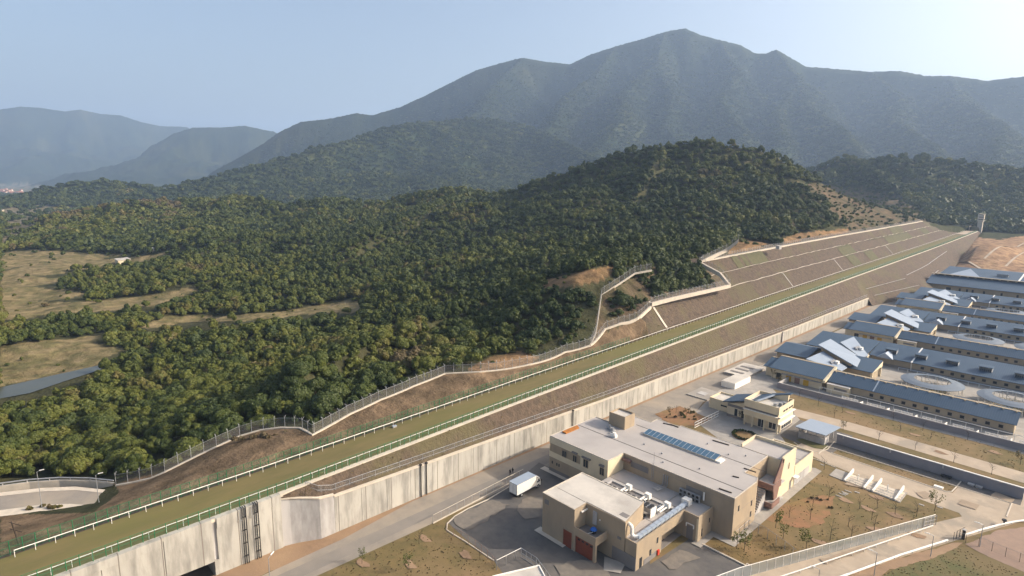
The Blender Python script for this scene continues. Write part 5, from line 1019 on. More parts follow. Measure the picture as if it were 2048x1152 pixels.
# ------------------------------------------------------------------ truck, people, lamps, small things
def truck():
    g = thing('box_truck', 'white box truck parked on the asphalt beside the long retaining wall', 'truck', (-87.2, 87.5, 0))
    def T(x, y, z): return (x, y, z)
    m = MB(); m.box(-1.25, 1.25, -3.9, 2.4, 1.05, 3.55); body = m
    objs = []
    def put(mb, name, mat, par=None, **k): o = mb.build(name, mat, None, **k); o.parent = par or g; return o
    b = put(body, 'cargo_box', MT['white'])
    m = MB()
    for x in (-1.2, -.05, 1.1): m.box(x, x+.1, -3.95, -3.9, 1.1, 3.5)
    m.box(-1.2, 1.2, -3.95, -3.9, 1.05, 1.15); put(m, 'rear_door', MT['concgrey'], b)
    m = MB(); m.box(-1.28, 1.28, -3.93, 2.43, 3.5, 3.6); m.box(-1.27, -1.24, -3.9, 2.4, 1.03, 1.12); m.box(1.24, 1.27, -3.9, 2.4, 1.03, 1.12); put(m, 'edge_trim', MT['palesteel'], b)
    c = MB(); c.add([(-1.1, 2.6, .55), (1.1, 2.6, .55), (1.1, 4.2, .55), (-1.1, 4.2, .55), (-1.1, 2.6, 2.55), (1.1, 2.6, 2.55), (1.05, 3.85, 2.55), (-1.05, 3.85, 2.55), (1.1, 4.2, 1.5), (-1.1, 4.2, 1.5)],
        [(3, 2, 1, 0), (4, 5, 6, 7), (0, 1, 5, 4), (1, 2, 8, 6, 5), (2, 3, 9, 8), (8, 9, 7, 6), (3, 0, 4, 7, 9)]); co = put(c, 'cab', MT['white'])
    w = MB(); w.add([(-.98, 4.215, 1.55), (.98, 4.215, 1.55), (.93, 3.9, 2.42), (-.93, 3.9, 2.42)], [(0, 1, 2, 3)]); put(w, 'windscreen', MT['glass'], co)
    for s in (-1, 1):
        w = MB(); w.add([(s*1.112, 2.85, 1.55), (s*1.112, 3.95, 1.55), (s*1.07, 3.7, 2.35), (s*1.09, 2.85, 2.35)], [(0, 1, 2, 3) if s > 0 else (3, 2, 1, 0)]); put(w, 'side_window', MT['glass'], co)
        w = MB(); w.box(s*1.3-.08, s*1.3+.08, 4.1, 4.2, 1.5, 2.1); w.tube((s*1.08, 4.1, 2.0), (s*1.3, 4.15, 2.0), .025, n=4); put(w, 'mirror', MT['black'], co)
        w = MB(); w.box(s*.85-.2, s*.85+.2, 4.2, 4.24, .8, 1.05); put(w, 'headlight', MT['palesteel'], co)
    w = MB(); w.slab([(-1.0, 2.62, 3.25), (1.0, 2.62, 3.25), (1.0, 3.6, 2.65), (-1.0, 3.6, 2.65)][::1], .12); put(w, 'wind_deflector', MT['white'], co)
    ch = MB(); ch.box(-.45, .45, -3.8, 2.7, .7, 1.03); ch.box(-1.15, 1.15, -3.85, -3.7, .55, .75); put(ch, 'chassis', MT['black'])
    for s in (-1, 1):
        for y in (3.3, -2.2):
            w = MB(); w.tube((s*1.12, y, .5), (s*.82, y, .5), .5, n=16); o = put(w, 'wheel', MT['tyre']); r = MB(); r.tube((s*1.135, y, .5), (s*1.1, y, .5), .27, n=10); put(r, 'rim', MT['galv'], o)
    g.rotation_euler = (0, 0, math.radians(2)); return g
truck()
def person(x, y, rz, label, stride):
    """one continuous skinned body, clothes and hair as children"""
    g = thing('person', label, 'person', (x, y, 0), rz)
    P = [(0, 0, .95), (0, .01, 1.15), (0, 0, 1.40), (0, .01, 1.50), (0, .02, 1.60), (0, .02, 1.70),
         (.10, 0, .90), (.11, stride, .50), (.11, stride*.6, .09), (.11, stride*.6+.17, .04), (-.10, 0, .90), (-.11, -stride, .50), (-.11, -stride*1.5, .09), (-.11, -stride*1.5+.17, .04),
         (.20, 0, 1.39), (.25, -.06, 1.12), (.24, .06, .90), (.24, .10, .80), (-.20, 0, 1.39), (-.25, .02, 1.12), (-.24, .12, .90), (-.24, .15, .80)]
    E = [(0, 1), (1, 2), (2, 3), (3, 4), (4, 5), (0, 6), (6, 7), (7, 8), (8, 9), (0, 10), (10, 11), (11, 12), (12, 13), (2, 14), (14, 15), (15, 16), (16, 17), (2, 18), (18, 19), (19, 20), (20, 21)]
    Rr = [.15, .14, .15, .06, .10, .085, .10, .075, .05, .045, .10, .075, .05, .045, .075, .05, .04, .03, .075, .05, .04, .03]
    me = bpy.data.meshes.new('body'); me.from_pydata(P, E, []); o = bpy.data.objects.new('body', me); COL.objects.link(o); o.parent = g
    sk = o.modifiers.new('skin', 'SKIN'); me.skin_vertices.new() if not me.skin_vertices else None
    for v, r in zip(me.skin_vertices[0].data, Rr): v.radius = (r, r*.8)
    me.skin_vertices[0].data[0].use_root = True
    ss = o.modifiers.new('sub', 'SUBSURF'); ss.levels = 1; ss.render_levels = 1; me.materials.append(MT['cloth'])
    hb = MB(); hb.lathe((0, .02, 1.62), [(.105, 0), (.108, .06), (.08, .13), (0, .15)], 10); h = hb.build('hair', MT['black'], None); h.parent = g
    fb = MB(); fb.lathe((0, .085, 1.60), [(0, -.06), (.05, -.05), (.06, 0), (.05, .05), (0, .06)], 8); f = fb.build('face', MT['skin'], None); f.parent = g
    for s in (-1, 1):
        hd = MB(); hx, hy, hz_ = s*.24, (.11 if s > 0 else .16), .78
        hd.tube((hx, hy-.01, hz_+.04), (hx, hy, hz_-.04), .035, .04, 6)
        for k in range(4): hd.tube((hx, hy-.03+.02*k, hz_-.03), (hx-s*.01, hy-.02+.02*k, hz_-.10-.008*(k in (1, 2))), .010, .008, 5)
        hd.tube((hx-s*.01, hy+.03, hz_), (hx-s*.03, hy+.055, hz_-.05), .011, .009, 5); q = hd.build('hand', MT['skin'], None); q.parent = g
    return g
p1 = at(1020, 951.5); p2 = at(1025.2, 948.5)
person(p1[0], p1[1], .4, 'person in dark clothes walking on the road, left one of the pair', .16)
person(p2[0], p2[1], .5, 'person in dark clothes walking on the road, right one of the pair', .12)
def lamp(px, py, h, arm, label, z=0, a=2.6, m='galv', base=None):
    x, y, z = base or at(px, py, z); g = thing('street_lamp', label, 'street lamp', (x, y, z), 0, 'street lamps')
    t = MB(); t.tube((x, y, z-.2), (x, y, z+h), .085, .05, 7); t.build('pole', MT[m], g)
    ex, ey = x+arm*math.cos(a), y+arm*math.sin(a); t = MB(); t.tube((x, y, z+h-.03), (ex, ey, z+h+.3), .045, n=5); t.build('arm', MT[m], g)
    t = MB(); fx, fy = ex+.75*math.cos(a), ey+.75*math.sin(a); t.tube((ex-.1*math.cos(a), ey-.1*math.sin(a), z+h+.28), (fx, fy, z+h+.42), .12, .09, 6); t.build('lamp_head', MT['white'], g)
    return g
AZL = math.radians(210)
lamp(1748, 1151, 4.6, .8, 'thin street lamp nearest the bottom edge beside the white pipe', a=AZL)
lamp(1861, 1113, 4.4, .8, 'thin street lamp beside the gap in the white pipe', a=AZL)
lamp(1959, 1094, 4.8, .8, 'thin street lamp on the reddish lot beyond the gate post', a=AZL)
lamp(1634, 1186, 4.6, .8, 'street lamp head just above the bottom edge over the tan road', a=AZL)
lamp(540, 1164, 4.6, .7, 'street lamp head at the bottom edge over the grey service road', a=math.radians(120))
lamp(84, 1016, 8.2, .6, 'tall street lamp on the inner edge of the lower road, left of two', z=1.2, a=math.radians(60))
lamp(200, 1021, 8.0, .6, 'tall street lamp on the inner edge of the lower road, right of two', z=1.2, a=math.radians(60))
def bent(P, r, m, name, label, cat, sup=None):
    g = thing(name, label, cat, P[0]); t = MB(); t.pipe(P, r, 8); t.build('pipe', m, g)
    if sup:
        t = MB()
        for p in along(P, sup): t.box(p[0]-.15, p[0]+.15, p[1]-.15, p[1]+.15, 0, p[2])
        t.build('support', MT['concgrey'], g)
    return g
bent([at(x, y, .35) for x, y in [(1640, 1168), (1700, 1147), (1800, 1110), (1895, 1080)]], .2, MT['white'], 'white_pipe', 'long white pipe on the near edge of the tan road', 'pipe', 5)
bent([at(x, y, .35) for x, y in [(1926, 1071), (1960, 1060), (2000, 1049), (2030, 1043), (2100, 1034)]], .2, MT['white'], 'white_pipe', 'curved white pipe running on past the gate post to the right edge', 'pipe', 5)
g = thing('dark_valve', 'small dark valve standing behind the curved white pipe', 'valve', at(2007, 1050)); x, y, _ = at(2007, 1050); MB().tube((x, y, 0), (x, y, 1.0), .22, .12, 6).build('stem', MT['black'], g); MB().lathe((x, y, 1.0), [(0, .25), (.4, .3), (.45, 0)], 8).build('cap', MT['black'], g)
gp_ = thing('gate_post', 'dark brick gate post at the end of the white pipe', 'post', at(1926, 1078)); x, y, _ = at(1926, 1078); MB().box(x-.25, x+.25, y-.25, y+.25, 0, 2.0).build('post', MT['bark'], gp_); MB().box(x-.32, x+.32, y-.32, y+.32, 2.0, 2.12).build('cap', MT['concgrey'], gp_)
pk = thing('panel_fence_gate', 'grey double frame gate at the upper end of the panel fence', 'gate', at(1858, 1052)); a_, b_ = at(1846, 1056), at(1871, 1050); t = MB()
for z in (.5, 1.3, 2.1): t.pipe([(a_[0], a_[1], z), (b_[0], b_[1], z)], .06, 5)
for f in (0, .35, .7, 1): x = a_[0]+(b_[0]-a_[0])*f; y = a_[1]+(b_[1]-a_[1])*f; t.tube((x, y, 0), (x, y, 2.2), .06, n=5)
t.build('frame', MT['concgrey'], pk)
# concrete washing bays on the lawn
wb = thing('wash_bay', 'white concrete bays with pale divider walls on the lawn beside the tan road', 'bays', at(1720, 960))
c0, c1, c2, c3 = [at(*p) for p in [(1658, 951), (1672, 938), (1822, 988), (1800, 1006)]]
c2 = (c3[0]+(c1[0]-c0[0])*1.2, c3[1]+(c1[1]-c0[1])*1.2, 0)
def wpt(u, v): return tuple(c0[i]*(1-u)*(1-v)+c3[i]*u*(1-v)+c1[i]*(1-u)*v+c2[i]*u*v for i in range(2))
t = MB(); t.prism([wpt(0, 0), wpt(1, 0), wpt(1, 1), wpt(0, 1)], -.1, .14); t.build('slab', MT['paving'], wb)
t = MB(); t.prism([wpt(.22, .06), wpt(.98, .06), wpt(.98, .95), wpt(.22, .95)], .143, .22); t.build('floor', MT['kerb'], wb)
for u in (.22, .5, .62, .92):
    a, b = wpt(u, 0), wpt(u, 1.25); a2, b2 = wpt(u+.02, 0), wpt(u+.02, 1.25); t = MB(); t.add([(*a, .1), (*a2, .1), (*b2, .1), (*b, .1), (*a, .5), (*a2, .5), (*b2, 1.1), (*b, 1.1)], [(0, 3, 2, 1), (4, 5, 6, 7), (0, 1, 5, 4), (1, 2, 6, 5), (2, 3, 7, 6), (3, 0, 4, 7)]); t.build('divider', MT['white'], wb)
t = MB()
for v in (.1, .35, .6): t.pipe([(*wpt(.2, v), .5), (*wpt(1, v), .5)], .05, 4)
for u in np.arange(.22, 1, .08): t.tube((*wpt(u, .1), .1), (*wpt(u, .1), .55), .05, n=4)
t.build('rail', MT['concgrey'], wb)
t = MB()
for u in (.37, .78): t.box(wpt(u, .55)[0]-.1, wpt(u, .55)[0]+.1, wpt(u, .55)[1]-.1, wpt(u, .55)[1]+.1, .1, 1.7)
t.build('hose_post', MT['white'], wb)
# small pale roof at the bottom edge
pb = thing('pale_roof_hut', 'hut with a white edged pale roof cut off by the bottom edge', 'hut', at(1040, 1185)); q = [at(x, y, 3.0) for x, y in [(985, 1152), (1078, 1130), (1098, 1168), (1085, 1215), (975, 1215)]]
ctr = (sum(p[0] for p in q)/5, sum(p[1] for p in q)/5); t = MB(); t.prism([p[:2] for p in q], 2.6, 2.8); t.build('roof', MT['roofpale'], pb); t = MB(); t.pipe([(p[0], p[1], 2.9) for p in q]+[(q[0][0], q[0][1], 2.9)], .14, 5); t.build('edge', MT['white'], pb)
t = MB(); t.prism([(ctr[0]+(p[0]-ctr[0])*.9, ctr[1]+(p[1]-ctr[1])*.9) for p in q], -.2, 2.6); t.build('wall', MT['cream'], pb)
# kerbs
def kerb(px, name='kerb_line', w=.12, h=.14): 
    P = dense([at(x, y, 0) for x, y in px], 3); t = MB(); rows = []
    for i, p in enumerate(P):
        a = P[max(0, i-1)]; b = P[min(len(P)-1, i+1)]; l = math.hypot(b[0]-a[0], b[1]-a[1]); nx, ny = -(b[1]-a[1])/l*w, (b[0]-a[0])/l*w
        rows.append([(p[0]+nx, p[1]+ny, 0), (p[0]+nx, p[1]+ny, h), (p[0]-nx, p[1]-ny, h), (p[0]-nx, p[1]-ny, 0)])
    t.strip(rows); return structure(t.build(name, MT['kerb']))
kerb([(1028, 968), (975, 1000), (935, 1018), (910, 1033), (895, 1047), (893, 1060), (905, 1068), (930, 1083), (988, 1122)])
kerb([(1404, 1089), (1490, 1132), (1494, 1129), (1502, 1134)], w=.15, h=.25)
kerb([(1662, 906), (1780, 946), (1890, 983), (1903, 984), (1912, 975), (1922, 963)]); kerb([(1590, 905), (1640, 922), (1672, 936)])
kerb([(1588, 885), (1600, 893), (1625, 903), (1640, 904), (1655, 899), (1668, 884)], h=.12)
g = thing('round_flower_bed', 'round bed of red earth ringed by dark shrubs before the gatehouse', 'flower bed', at(1488, 873)); x, y, _ = at(1489, 872); MB().lathe((x, y, 0), [(0, .22), (3.0, .18), (3.5, .02)], 24).build('earth', MT['redsoil'], g); BED = (x, y)
tag(MB().box(*(lambda p: (p[0]-.9, p[0]+.9, p[1]-.5, p[1]+.5, 0, .3))(at(1877, 975))).build('white_block', MT['white']), 'small white block on the kerb corner of the lawn strip', 'block')
for k, (px, py) in enumerate([(1678, 993), (1684, 989), (1690, 986), (1696, 983)]): x, y, _ = at(px, py); tag(MB().box(x-.7, x+.7, y-.18, y+.18, 0, .12).build('stepping_stone', MT['paving']), 'pale stepping stone on the red earth', 'stone', 'stepping stones')
for k, (px, py) in enumerate([(1690, 988), (1714, 985), (1843, 1010), (1810, 985), (1880, 1015), (1645, 930)]): x, y, _ = at(px, py); tag(MB().box(x-.5, x+.5, y-.25, y+.25, 0, .1).build('slab_cover', MT['paving']), 'small pale cover slab set in the dry lawn', 'slab', 'cover slabs in the lawn')
# crates of the terrace wall and odd things by the track
tag(MB().box(*(lambda p: (p[0]-1, p[0]+1, p[1]-1.6, p[1]+1.6, p[2]+.2, p[2]+2.2))(at(1557, 499, 34))).build('switch_cabinet', MT['concgrey']), 'grey cabinet on the white ledge of the terraced cut', 'cabinet')
for k, (yy, lab) in enumerate([(70.5, 'small white box under the upper running rail'), (-12, 'x')][:1]):
    x = float(track_x(yy))-TW; z = float(track_z(yy)); g = thing('rail_box', lab, 'box', (x+.4, yy, z)); bx(g, 'box', MT['concgrey'], x+.25, x+.8, yy-.5, yy+.5, z, z+.4); bx(g, 'lid', MT['palesteel'], x+.2, x+.85, yy-.55, yy+.55, z+.4, z+.46)
for k, (yy, lab) in enumerate([(43.6, 'green box left of two behind the wing wall railing'), (47.0, 'green net heap behind the wing wall railing'), (54.5, 'small green box behind the wall top fence')]):
    x = -103.2 if k < 2 else -102.9; z = wall_z(yy)+(.7 if k < 2 else .3); g = thing('green_crate', lab, 'crate', (x, yy, z)); bx(g, 'crate', MT['green'], x-.35, x+.35, yy-.6, yy+.6, z-.4, z+.55); bx(g, 'rim', MT['greenlawn'], x-.4, x+.4, yy-.65, yy+.65, z+.55, z+.63)
pl = thing('utility_pole', 'dark leaning utility pole at the left edge below the running rail', 'pole', at(40, 1095, 9)); bx0 = at(40, 1093, 8.5); t = MB(); t.tube(bx0, (bx0[0]-.5, bx0[1]-.6, bx0[2]+4.6), .14, .1, 6); t.build('pole', MT['bark'], pl); t = MB()
for k in (3.0, 4.2): t.tube((bx0[0]-1.4, bx0[1]-.9, bx0[2]+k), (bx0[0]+1.1, bx0[1]+.5, bx0[2]+k), .05, n=4)
t.build('crossarm', MT['bark'], pl)
# rubble heaps along the foot of the far slope
for k, (px, py, s, lab) in enumerate([(1748, 607, 2.2, 'heap of pale rubble at the end of the retaining wall'), (1870, 566, 4.2, 'white heap of sacks beside the far stable'), (1800, 582, 2.0, 'pinkish rubble heap along the foot of the slope')]):
    x, y, _ = at(px, py); rnd = random.Random(k); t = MB()
    for i in range(26): a = rnd.uniform(0, 6.28); d = rnd.uniform(0, s); q = rnd.uniform(.3, .8)*(s/2.2)**.5; t.lathe((x+d*math.cos(a), y+d*math.sin(a)*1.6, 0), [(0, q*1.5*(1.2-d/s)), (q*.7, q*.8), (q, 0)], 5)
    tag(t.build('rubble_heap', MT['white' if k == 1 else 'kerb']), lab, 'rubble')
for P in ([(1966, 534), (2000, 524), (2048, 507), (2110, 486)], [(2010, 540), (2050, 522), (2110, 498)], [(1915, 528), (1960, 541), (2048, 547), (2110, 551)], [(1936, 487), (1925, 505), (1918, 522)]):
    Q = [at(x, y, 4) for x, y in P]; t = MB(); rows = []
    for p in dense(Q, 4): h = float(height(np.array([p[0]]), np.array([p[1]]))[0]); rows.append([(p[0]-.8, p[1]-.8, h+.25), (p[0]+.8, p[1]+.8, h+.25)])
    t.strip(rows); structure(t.build('earth_road', MT['tanroad']))
# houses far off on the plain
vh = [nmat('far_house_wall', (.55, .46, .40)), nmat('far_house_roof', (.38, .17, .12))]
rnd = random.Random(11)
for i in range(46):
    px = rnd.uniform(-30, 44); py = 382+rnd.uniform(-2.5, 8) + max(0, -px)*.05; D = 70/max(.012, math.tan(math.radians(10.3)-math.atan((576-py)/FOC)+math.radians(.0)))
    x, y, z = at(px, py, -4); h = float(height(np.array([x]), np.array([y]))[0]); w = rnd.uniform(9, 16); d = rnd.uniform(8, 12); hh = rnd.uniform(7, 15); rz = .75+rnd.uniform(-.1, .1)
    g = thing('village_house', 'small pale village house with a reddish roof on the far plain', 'house', (x, y, h), rz, 'village houses on the far plain')
    m = MB(); m.box(-w/2, w/2, -d/2, d/2, -1, hh); o = m.build('wall', vh[0]); o.parent = g
    m = MB(); m.add([(-w/2-.4, -d/2-.4, hh), (w/2+.4, -d/2-.4, hh), (w/2+.4, d/2+.4, hh), (-w/2-.4, d/2+.4, hh), (-w/2, 0, hh+3), (w/2, 0, hh+3)], [(3, 2, 1, 0), (0, 1, 5, 4), (2, 3, 4, 5), (0, 4, 3), (1, 2, 5)]); o = m.build('roof', vh[1]); o.parent = g
for px, py, w, hh, lab in [(96, 433, 13, 13, 'lone pale house on the spur left of the far hills'), (2, 424, 16, 6, 'white shed at the left edge of the far plain'), (245, 519, 14, 4, 'low pale farm building at the end of the valley road'), (300, 510, 9, 3.5, 'small farm hut near the end of the pale track')]:
    x, y, z = at(px, py, -3 if py > 430 and px != 96 else (14 if px == 96 else -6)); h = float(height(np.array([x]), np.array([y]))[0]); h = max(h, -8); g = thing('farm_house', lab, 'house', (x, y, h)); m = MB(); m.box(x-w/2, x+w/2, y-w/3, y+w/3, h-4, h+hh); m.build('wall', MT['cream'], g)
    m = MB(); m.slab([(x-w/2-.5, y-w/3-.5, h+hh), (x+w/2+.5, y-w/3-.5, h+hh), (x+w/2+.5, y+w/3+.5, h+hh+.6), (x-w/2-.5, y+w/3+.5, h+hh+.6)], .4); m.build('roof', MT['roofpale'], g)
# ------------------------------------------------------------------ trees
def leaf_material(name='leaves'):
    m = bpy.data.materials.new(name); m.use_nodes = True; t = m.node_tree; N = t.nodes; L = t.links; b = N['Principled BSDF']
    a = N.new('ShaderNodeAttribute'); a.attribute_type = 'INSTANCER'; a.attribute_name = 'tint'
    geo = N.new('ShaderNodeNewGeometry'); no = N.new('ShaderNodeTexNoise'); no.inputs['Scale'].default_value = .55; no.inputs['Detail'].default_value = 2; L.new(geo.outputs['Position'], no.inputs['Vector'])
    ad = N.new('ShaderNodeMath'); ad.operation = 'MULTIPLY_ADD'; ad.inputs[1].default_value = .34; L.new(no.outputs[0], ad.inputs[0])
    sb = N.new('ShaderNodeMath'); sb.operation = 'SUBTRACT'; sb.inputs[1].default_value = .17; L.new(a.outputs['Fac'], sb.inputs[0]); L.new(sb.outputs[0], ad.inputs[2])
    r = N.new('ShaderNodeValToRGB'); e = r.color_ramp.elements
    e[0].position = 0; e[0].color = lin((.029, .046, .013)); e[1].position = 1; e[1].color = lin((.13, .10, .055))
    for p, c in ((.3, (.062, .08, .016)), (.52, (.115, .125, .021)), (.66, (.13, .112, .032)), (.8, (.12, .09, .042))): q = e.new(p); q.color = lin(c)
    L.new(ad.outputs[0], r.inputs[0]); L.new(r.outputs[0], b.inputs['Base Color'])
    b.inputs['Roughness'].default_value = .55; b.inputs['Specular IOR Level'].default_value = .25
    tr = N.new('ShaderNodeBsdfTranslucent'); L.new(r.outputs[0], tr.inputs[0]); mx = N.new('ShaderNodeMixShader'); mx.inputs[0].default_value = .22
    L.new(b.outputs[0], mx.inputs[1]); L.new(tr.outputs[0], mx.inputs[2]); L.new(mx.outputs[0], N['Material Output'].inputs[0])
    return m
LEAF = leaf_material()
def crown_mesh(seed, leaves, size, R=3.4, Hh=4.6, lobes=16, base=1.1, flat=.8, core=True):
    """leaf-sized faces spread over many lobes of an uneven dome, denser outside, with a dim inner mass of the same leaves"""
    rs = np.random.RandomState(seed); C = []
    for i in range(lobes):
        a = rs.rand()*6.283; u = rs.rand()**.5; z = rs.rand()
        rr = R*.68*u*(1-.45*z); C.append((rr*math.cos(a), rr*math.sin(a), base+Hh*(.25+.55*z*(1-.35*u)), R*(.30+.22*rs.rand())*(1-.25*z)))
    C = np.array(C); w = C[:, 3]**2; w /= w.sum(); V = []; F = []
    n = 0
    while n < leaves:
        k = rs.choice(lobes, p=w); c = C[k]; d = rs.normal(size=3); d /= np.linalg.norm(d)
        if d[2] < -.55: continue
        p = c[:3] + d*c[3]*(.86+.2*rs.rand())*np.array([1, 1, flat])
        if any((((p-q[:3])/np.array([1, 1, flat]))**2).sum() < (q[3]*.78)**2 for q in C): continue
        nn = d + rs.normal(size=3)*.26; nn /= np.linalg.norm(nn); t = np.cross(nn, rs.normal(size=3)); t /= np.linalg.norm(t); bb = np.cross(nn, t); s = size*(.7+.6*rs.rand())
        i = len(V); V += [p+(t+bb*.7)*s*.5-nn*s*.06, p+(bb-t*.8)*s*.5+nn*s*.05, p-(t+bb*.8)*s*.5-nn*s*.05, p+(t*.8-bb)*s*.5+nn*s*.03]; F.append((i, i+1, i+2, i+3)); n += 1
    if core:
        for c in C:
            i = len(V); r = c[3]*.86; m = 6
            for z, q in ((-.75, .55), (0, 1), (.65, .7)): V += [np.array([c[0]+r*q*math.cos(2*math.pi*k/m), c[1]+r*q*math.sin(2*math.pi*k/m), c[2]+r*flat*z]) for k in range(m)]
            V += [c[:3]+np.array([0, 0, r*flat*.95])]
            F += [(i+j*m+k, i+j*m+(k+1) % m, i+(j+1)*m+(k+1) % m, i+(j+1)*m+k) for j in range(2) for k in range(m)] + [(i+2*m+k, i+2*m+(k+1) % m, i+3*m) for k in range(m)]
    me = bpy.data.meshes.new('crown'); me.from_pydata([tuple(v) for v in V], [], F); me.materials.append(LEAF); me.update(); return me
def trunk_mesh(h=2.6, r=.17, seed=0):
    mb = MB(); rnd = random.Random(seed); mb.tube((0, 0, -.6), (0, 0, h*.55), r*1.3, r, 7)
    for k in range(4): a = k*1.6+rnd.random(); mb.tube((0, 0, h*.5), (1.1*math.cos(a), 1.1*math.sin(a), h*1.1), r*.75, r*.3, 5)
    mb.tube((0, 0, h*.5), (.1, .1, h*1.25), r*.9, r*.35, 5)
    me = bpy.data.meshes.new('trunk'); me.from_pydata(mb.v, [], mb.f); me.materials.append(MT['bark']); me.update(); return me
NEARC = [crown_mesh(s, 1500, .44, (3.4, 4.2, 2.7, 3.8, 3.1, 4.4)[s], (4.4, 4.0, 5.6, 3.6, 5.0, 4.8)[s], (14, 24, 10, 18, 12, 26)[s], flat=(.8, .7, 1.05, .75, .9, .8)[s]) for s in range(6)]
MIDC = [crown_mesh(20+s, 420, .8, (3.2, 4.2, 2.8, 3.8)[s], (4.6, 4.2, 5.8, 3.8)[s], (12, 20, 9, 16)[s], flat=(.8, .7, 1.05, .75)[s]) for s in range(4)] + [crown_mesh(31, 380, .6, 1.7, 7.0, 12, 1.2, 1.4), crown_mesh(33, 380, .75, 2.4, 6.5, 10, 1.0, 1.2)]
FARC = [crown_mesh(40+s, 120, 1.6, 3.7, 4.6+s*.6, 9) for s in range(4)]
TRUNKS = [trunk_mesh(2.6+.3*k, .17, k) for k in range(3)]

def tree_points():
    rs = np.random.RandomState(3); f0 = math.atan2(CF[1], CF[0]); out = []
    r = 95.
    while r < 3575:
        s = float(np.interp(r, [95, 300, 450, 700, 1100, 1600, 2600, 4000], [3.4, 3.8, 4.5, 6.0, 8.2, 10.5, 13.5, 17])); n = int(2*.84*r/s)
        a = f0 + (np.arange(n)+rs.rand(n)*.95-.5)/n*1.68 - .84 + .02*rs.rand(); rr = r + (rs.rand(n)-.5)*s*1.05
        out.append(np.c_[rr*np.cos(a), rr*np.sin(a), np.full(n, s)]); r += s*.95
    kp = np.array([at(rs.uniform(1185, 1462), rs.uniform(528, 685), 28) for _ in range(900)]); kz = np.clip(rbf(kp[:, 0], kp[:, 1]), 10, 40); kp = CAMP+(kp-CAMP)*((kz-CAMZ)/(28-CAMZ))[:, None]; kx, ky, _ = project(kp)
    kin = inside([(1205, 655), (1210, 595), (1275, 542), (1440, 524), (1458, 562), (1302, 602), (1245, 640)], kx, ky); out.append(np.c_[kp[kin][:, :2], np.full(kin.sum(), 3.3)])
    P = np.concatenate(out); x, y, s = P.T; z = ground_z(x, y); px, py, d = project(np.c_[x, y, z]); R = np.hypot(x, y)
    tx = track_x(y); up = np.interp(y, [-80, 180, 188, 258, 262, 760, 830, 870], [6, 6, 11.5, 11.5, 28, 26, 10, 0])
    ok = ~((x > tx-TW-up) & (y < 880)); ok &= ~((x > -112) & (y < 872)); ok &= ~((x > -135) & (y < 40))
    nz = rs.rand(len(x))
    for k, pol in FIELDS:
        if k == 'v' or pol[0] == (1180, 690): continue
        hp = FOC*4.6/np.maximum(d, 1)*(1.0 if k == 'f' else .35)
        i = (inside(pol, px, py) | inside(pol, px, py-hp) | inside(pol, px, py-hp*.5)) & ((z < 4) | (k not in 'fp'))
        ok &= ~(i & (nz > {'f': .04, 'd': .12, 'b': .62, 'p': .15, 'e': 0}[k]))
    fld = np.zeros(len(x), bool)
    for k, pol in FIELDS:
        if k in 'fdb' and pol[0] != (1180, 690): fld |= inside(pol, px, py)
    hp = FOC*4.6/np.maximum(d, 1); ok &= ~(inside(POND, px, py) | inside(POND, px, py-hp) | inside(POND, px, py-hp*.5)); ok &= ~(inside(CLEAR, px, py) & (R < 240))
    fp = np.array([p[:2] for q in (FENCE, FENCE_UP, FENCE_MID, FENCE_TER) for p in dense([at(*c) for c in q], 2)])
    nr = R < 330; dm = np.full(len(x), 99.); idx = np.where(nr)[0]
    for c in range(0, len(idx), 4000):
        j = idx[c:c+4000]; dm[j] = np.hypot(x[j, None]-fp[None, :, 0], y[j, None]-fp[None, :, 1]).min(1)
    ok &= dm > 2.6
    gap = fbm(x/26, y/26, 3); ok &= ~((gap < -.42) & (nz > .3)); ok &= (nz < np.where(R < 1600, .96, 1))
    x, y, z, s, R, d, px, py, dm, fld = [v[ok] for v in (x, y, z, s, R, d, px, py, dm, fld)]
    # what grows where: young green orchards low down, darker and browner woods on the hills
    b = fbm(x/60+4, y/60, 4); c = fbm(x/14, y/14, 2); e = rs.normal(size=len(x))
    low = np.clip((12-z)/16, 0, 1)*np.clip((700-R)/250, 0, 1)
    tint = .26 + low*.14 + b*.30 + c*.17 + e*.085
    brown = fbm(x/110+40, y/70+3, 3); tint = tint - .13*np.clip((R-1100)/500, 0, 1); tint += np.clip(brown-.12, 0, 1)*np.where(R > 450, .8, .55)
    tint += np.clip(np.exp(-((R-1000)/170)**2)*np.clip((640-px)/120, 0, 1)*.18 + np.exp(-((R-790)/90)**2)*np.clip((px-560)/60, 0, 1)*np.clip((1060-px)/60, 0, 1)*.14, 0, 1)*(.6+.8*np.clip(c+.4, 0, 1))
    knoll = inside([(1200, 655), (1205, 590), (1280, 535), (1440, 520), (1460, 566), (1302, 604)], px, py); tint = np.where(knoll, .16+.55*np.abs(c)+.05*e, tint)
    sc = s/np.where(R < 450, 5.6, 6.3)*(.58+.82*rs.rand(len(x))**1.3)*1.2*np.where(dm < 6, .6, 1)*np.where(fld, .45, 1)*np.where(knoll, .95, 1); sc *= 1+.25*np.clip(fbm(x/33, y/33, 2), -1, 1)
    sc = sc*np.interp(R, [3150, 3450], [1, .6]); zs = np.interp(R, [700, 1500, 2500, 3700], [1, .8, .6, .5])
    return x, y, z, sc, np.clip(tint, 0, 1), R, d, px, py, rs, zs
tx_, ty_, tz_, tsc, ttint, tR, td, tpx, tpy, rs_, tzs = tree_points()
inframe = (tpx > -10) & (tpx < 2058) & (tpy > 0) & (tpy < 1175)
order = np.argsort(np.where(inframe, td/tsc, 1e9))[:300]; single = np.zeros(len(tx_), bool); single[order] = True
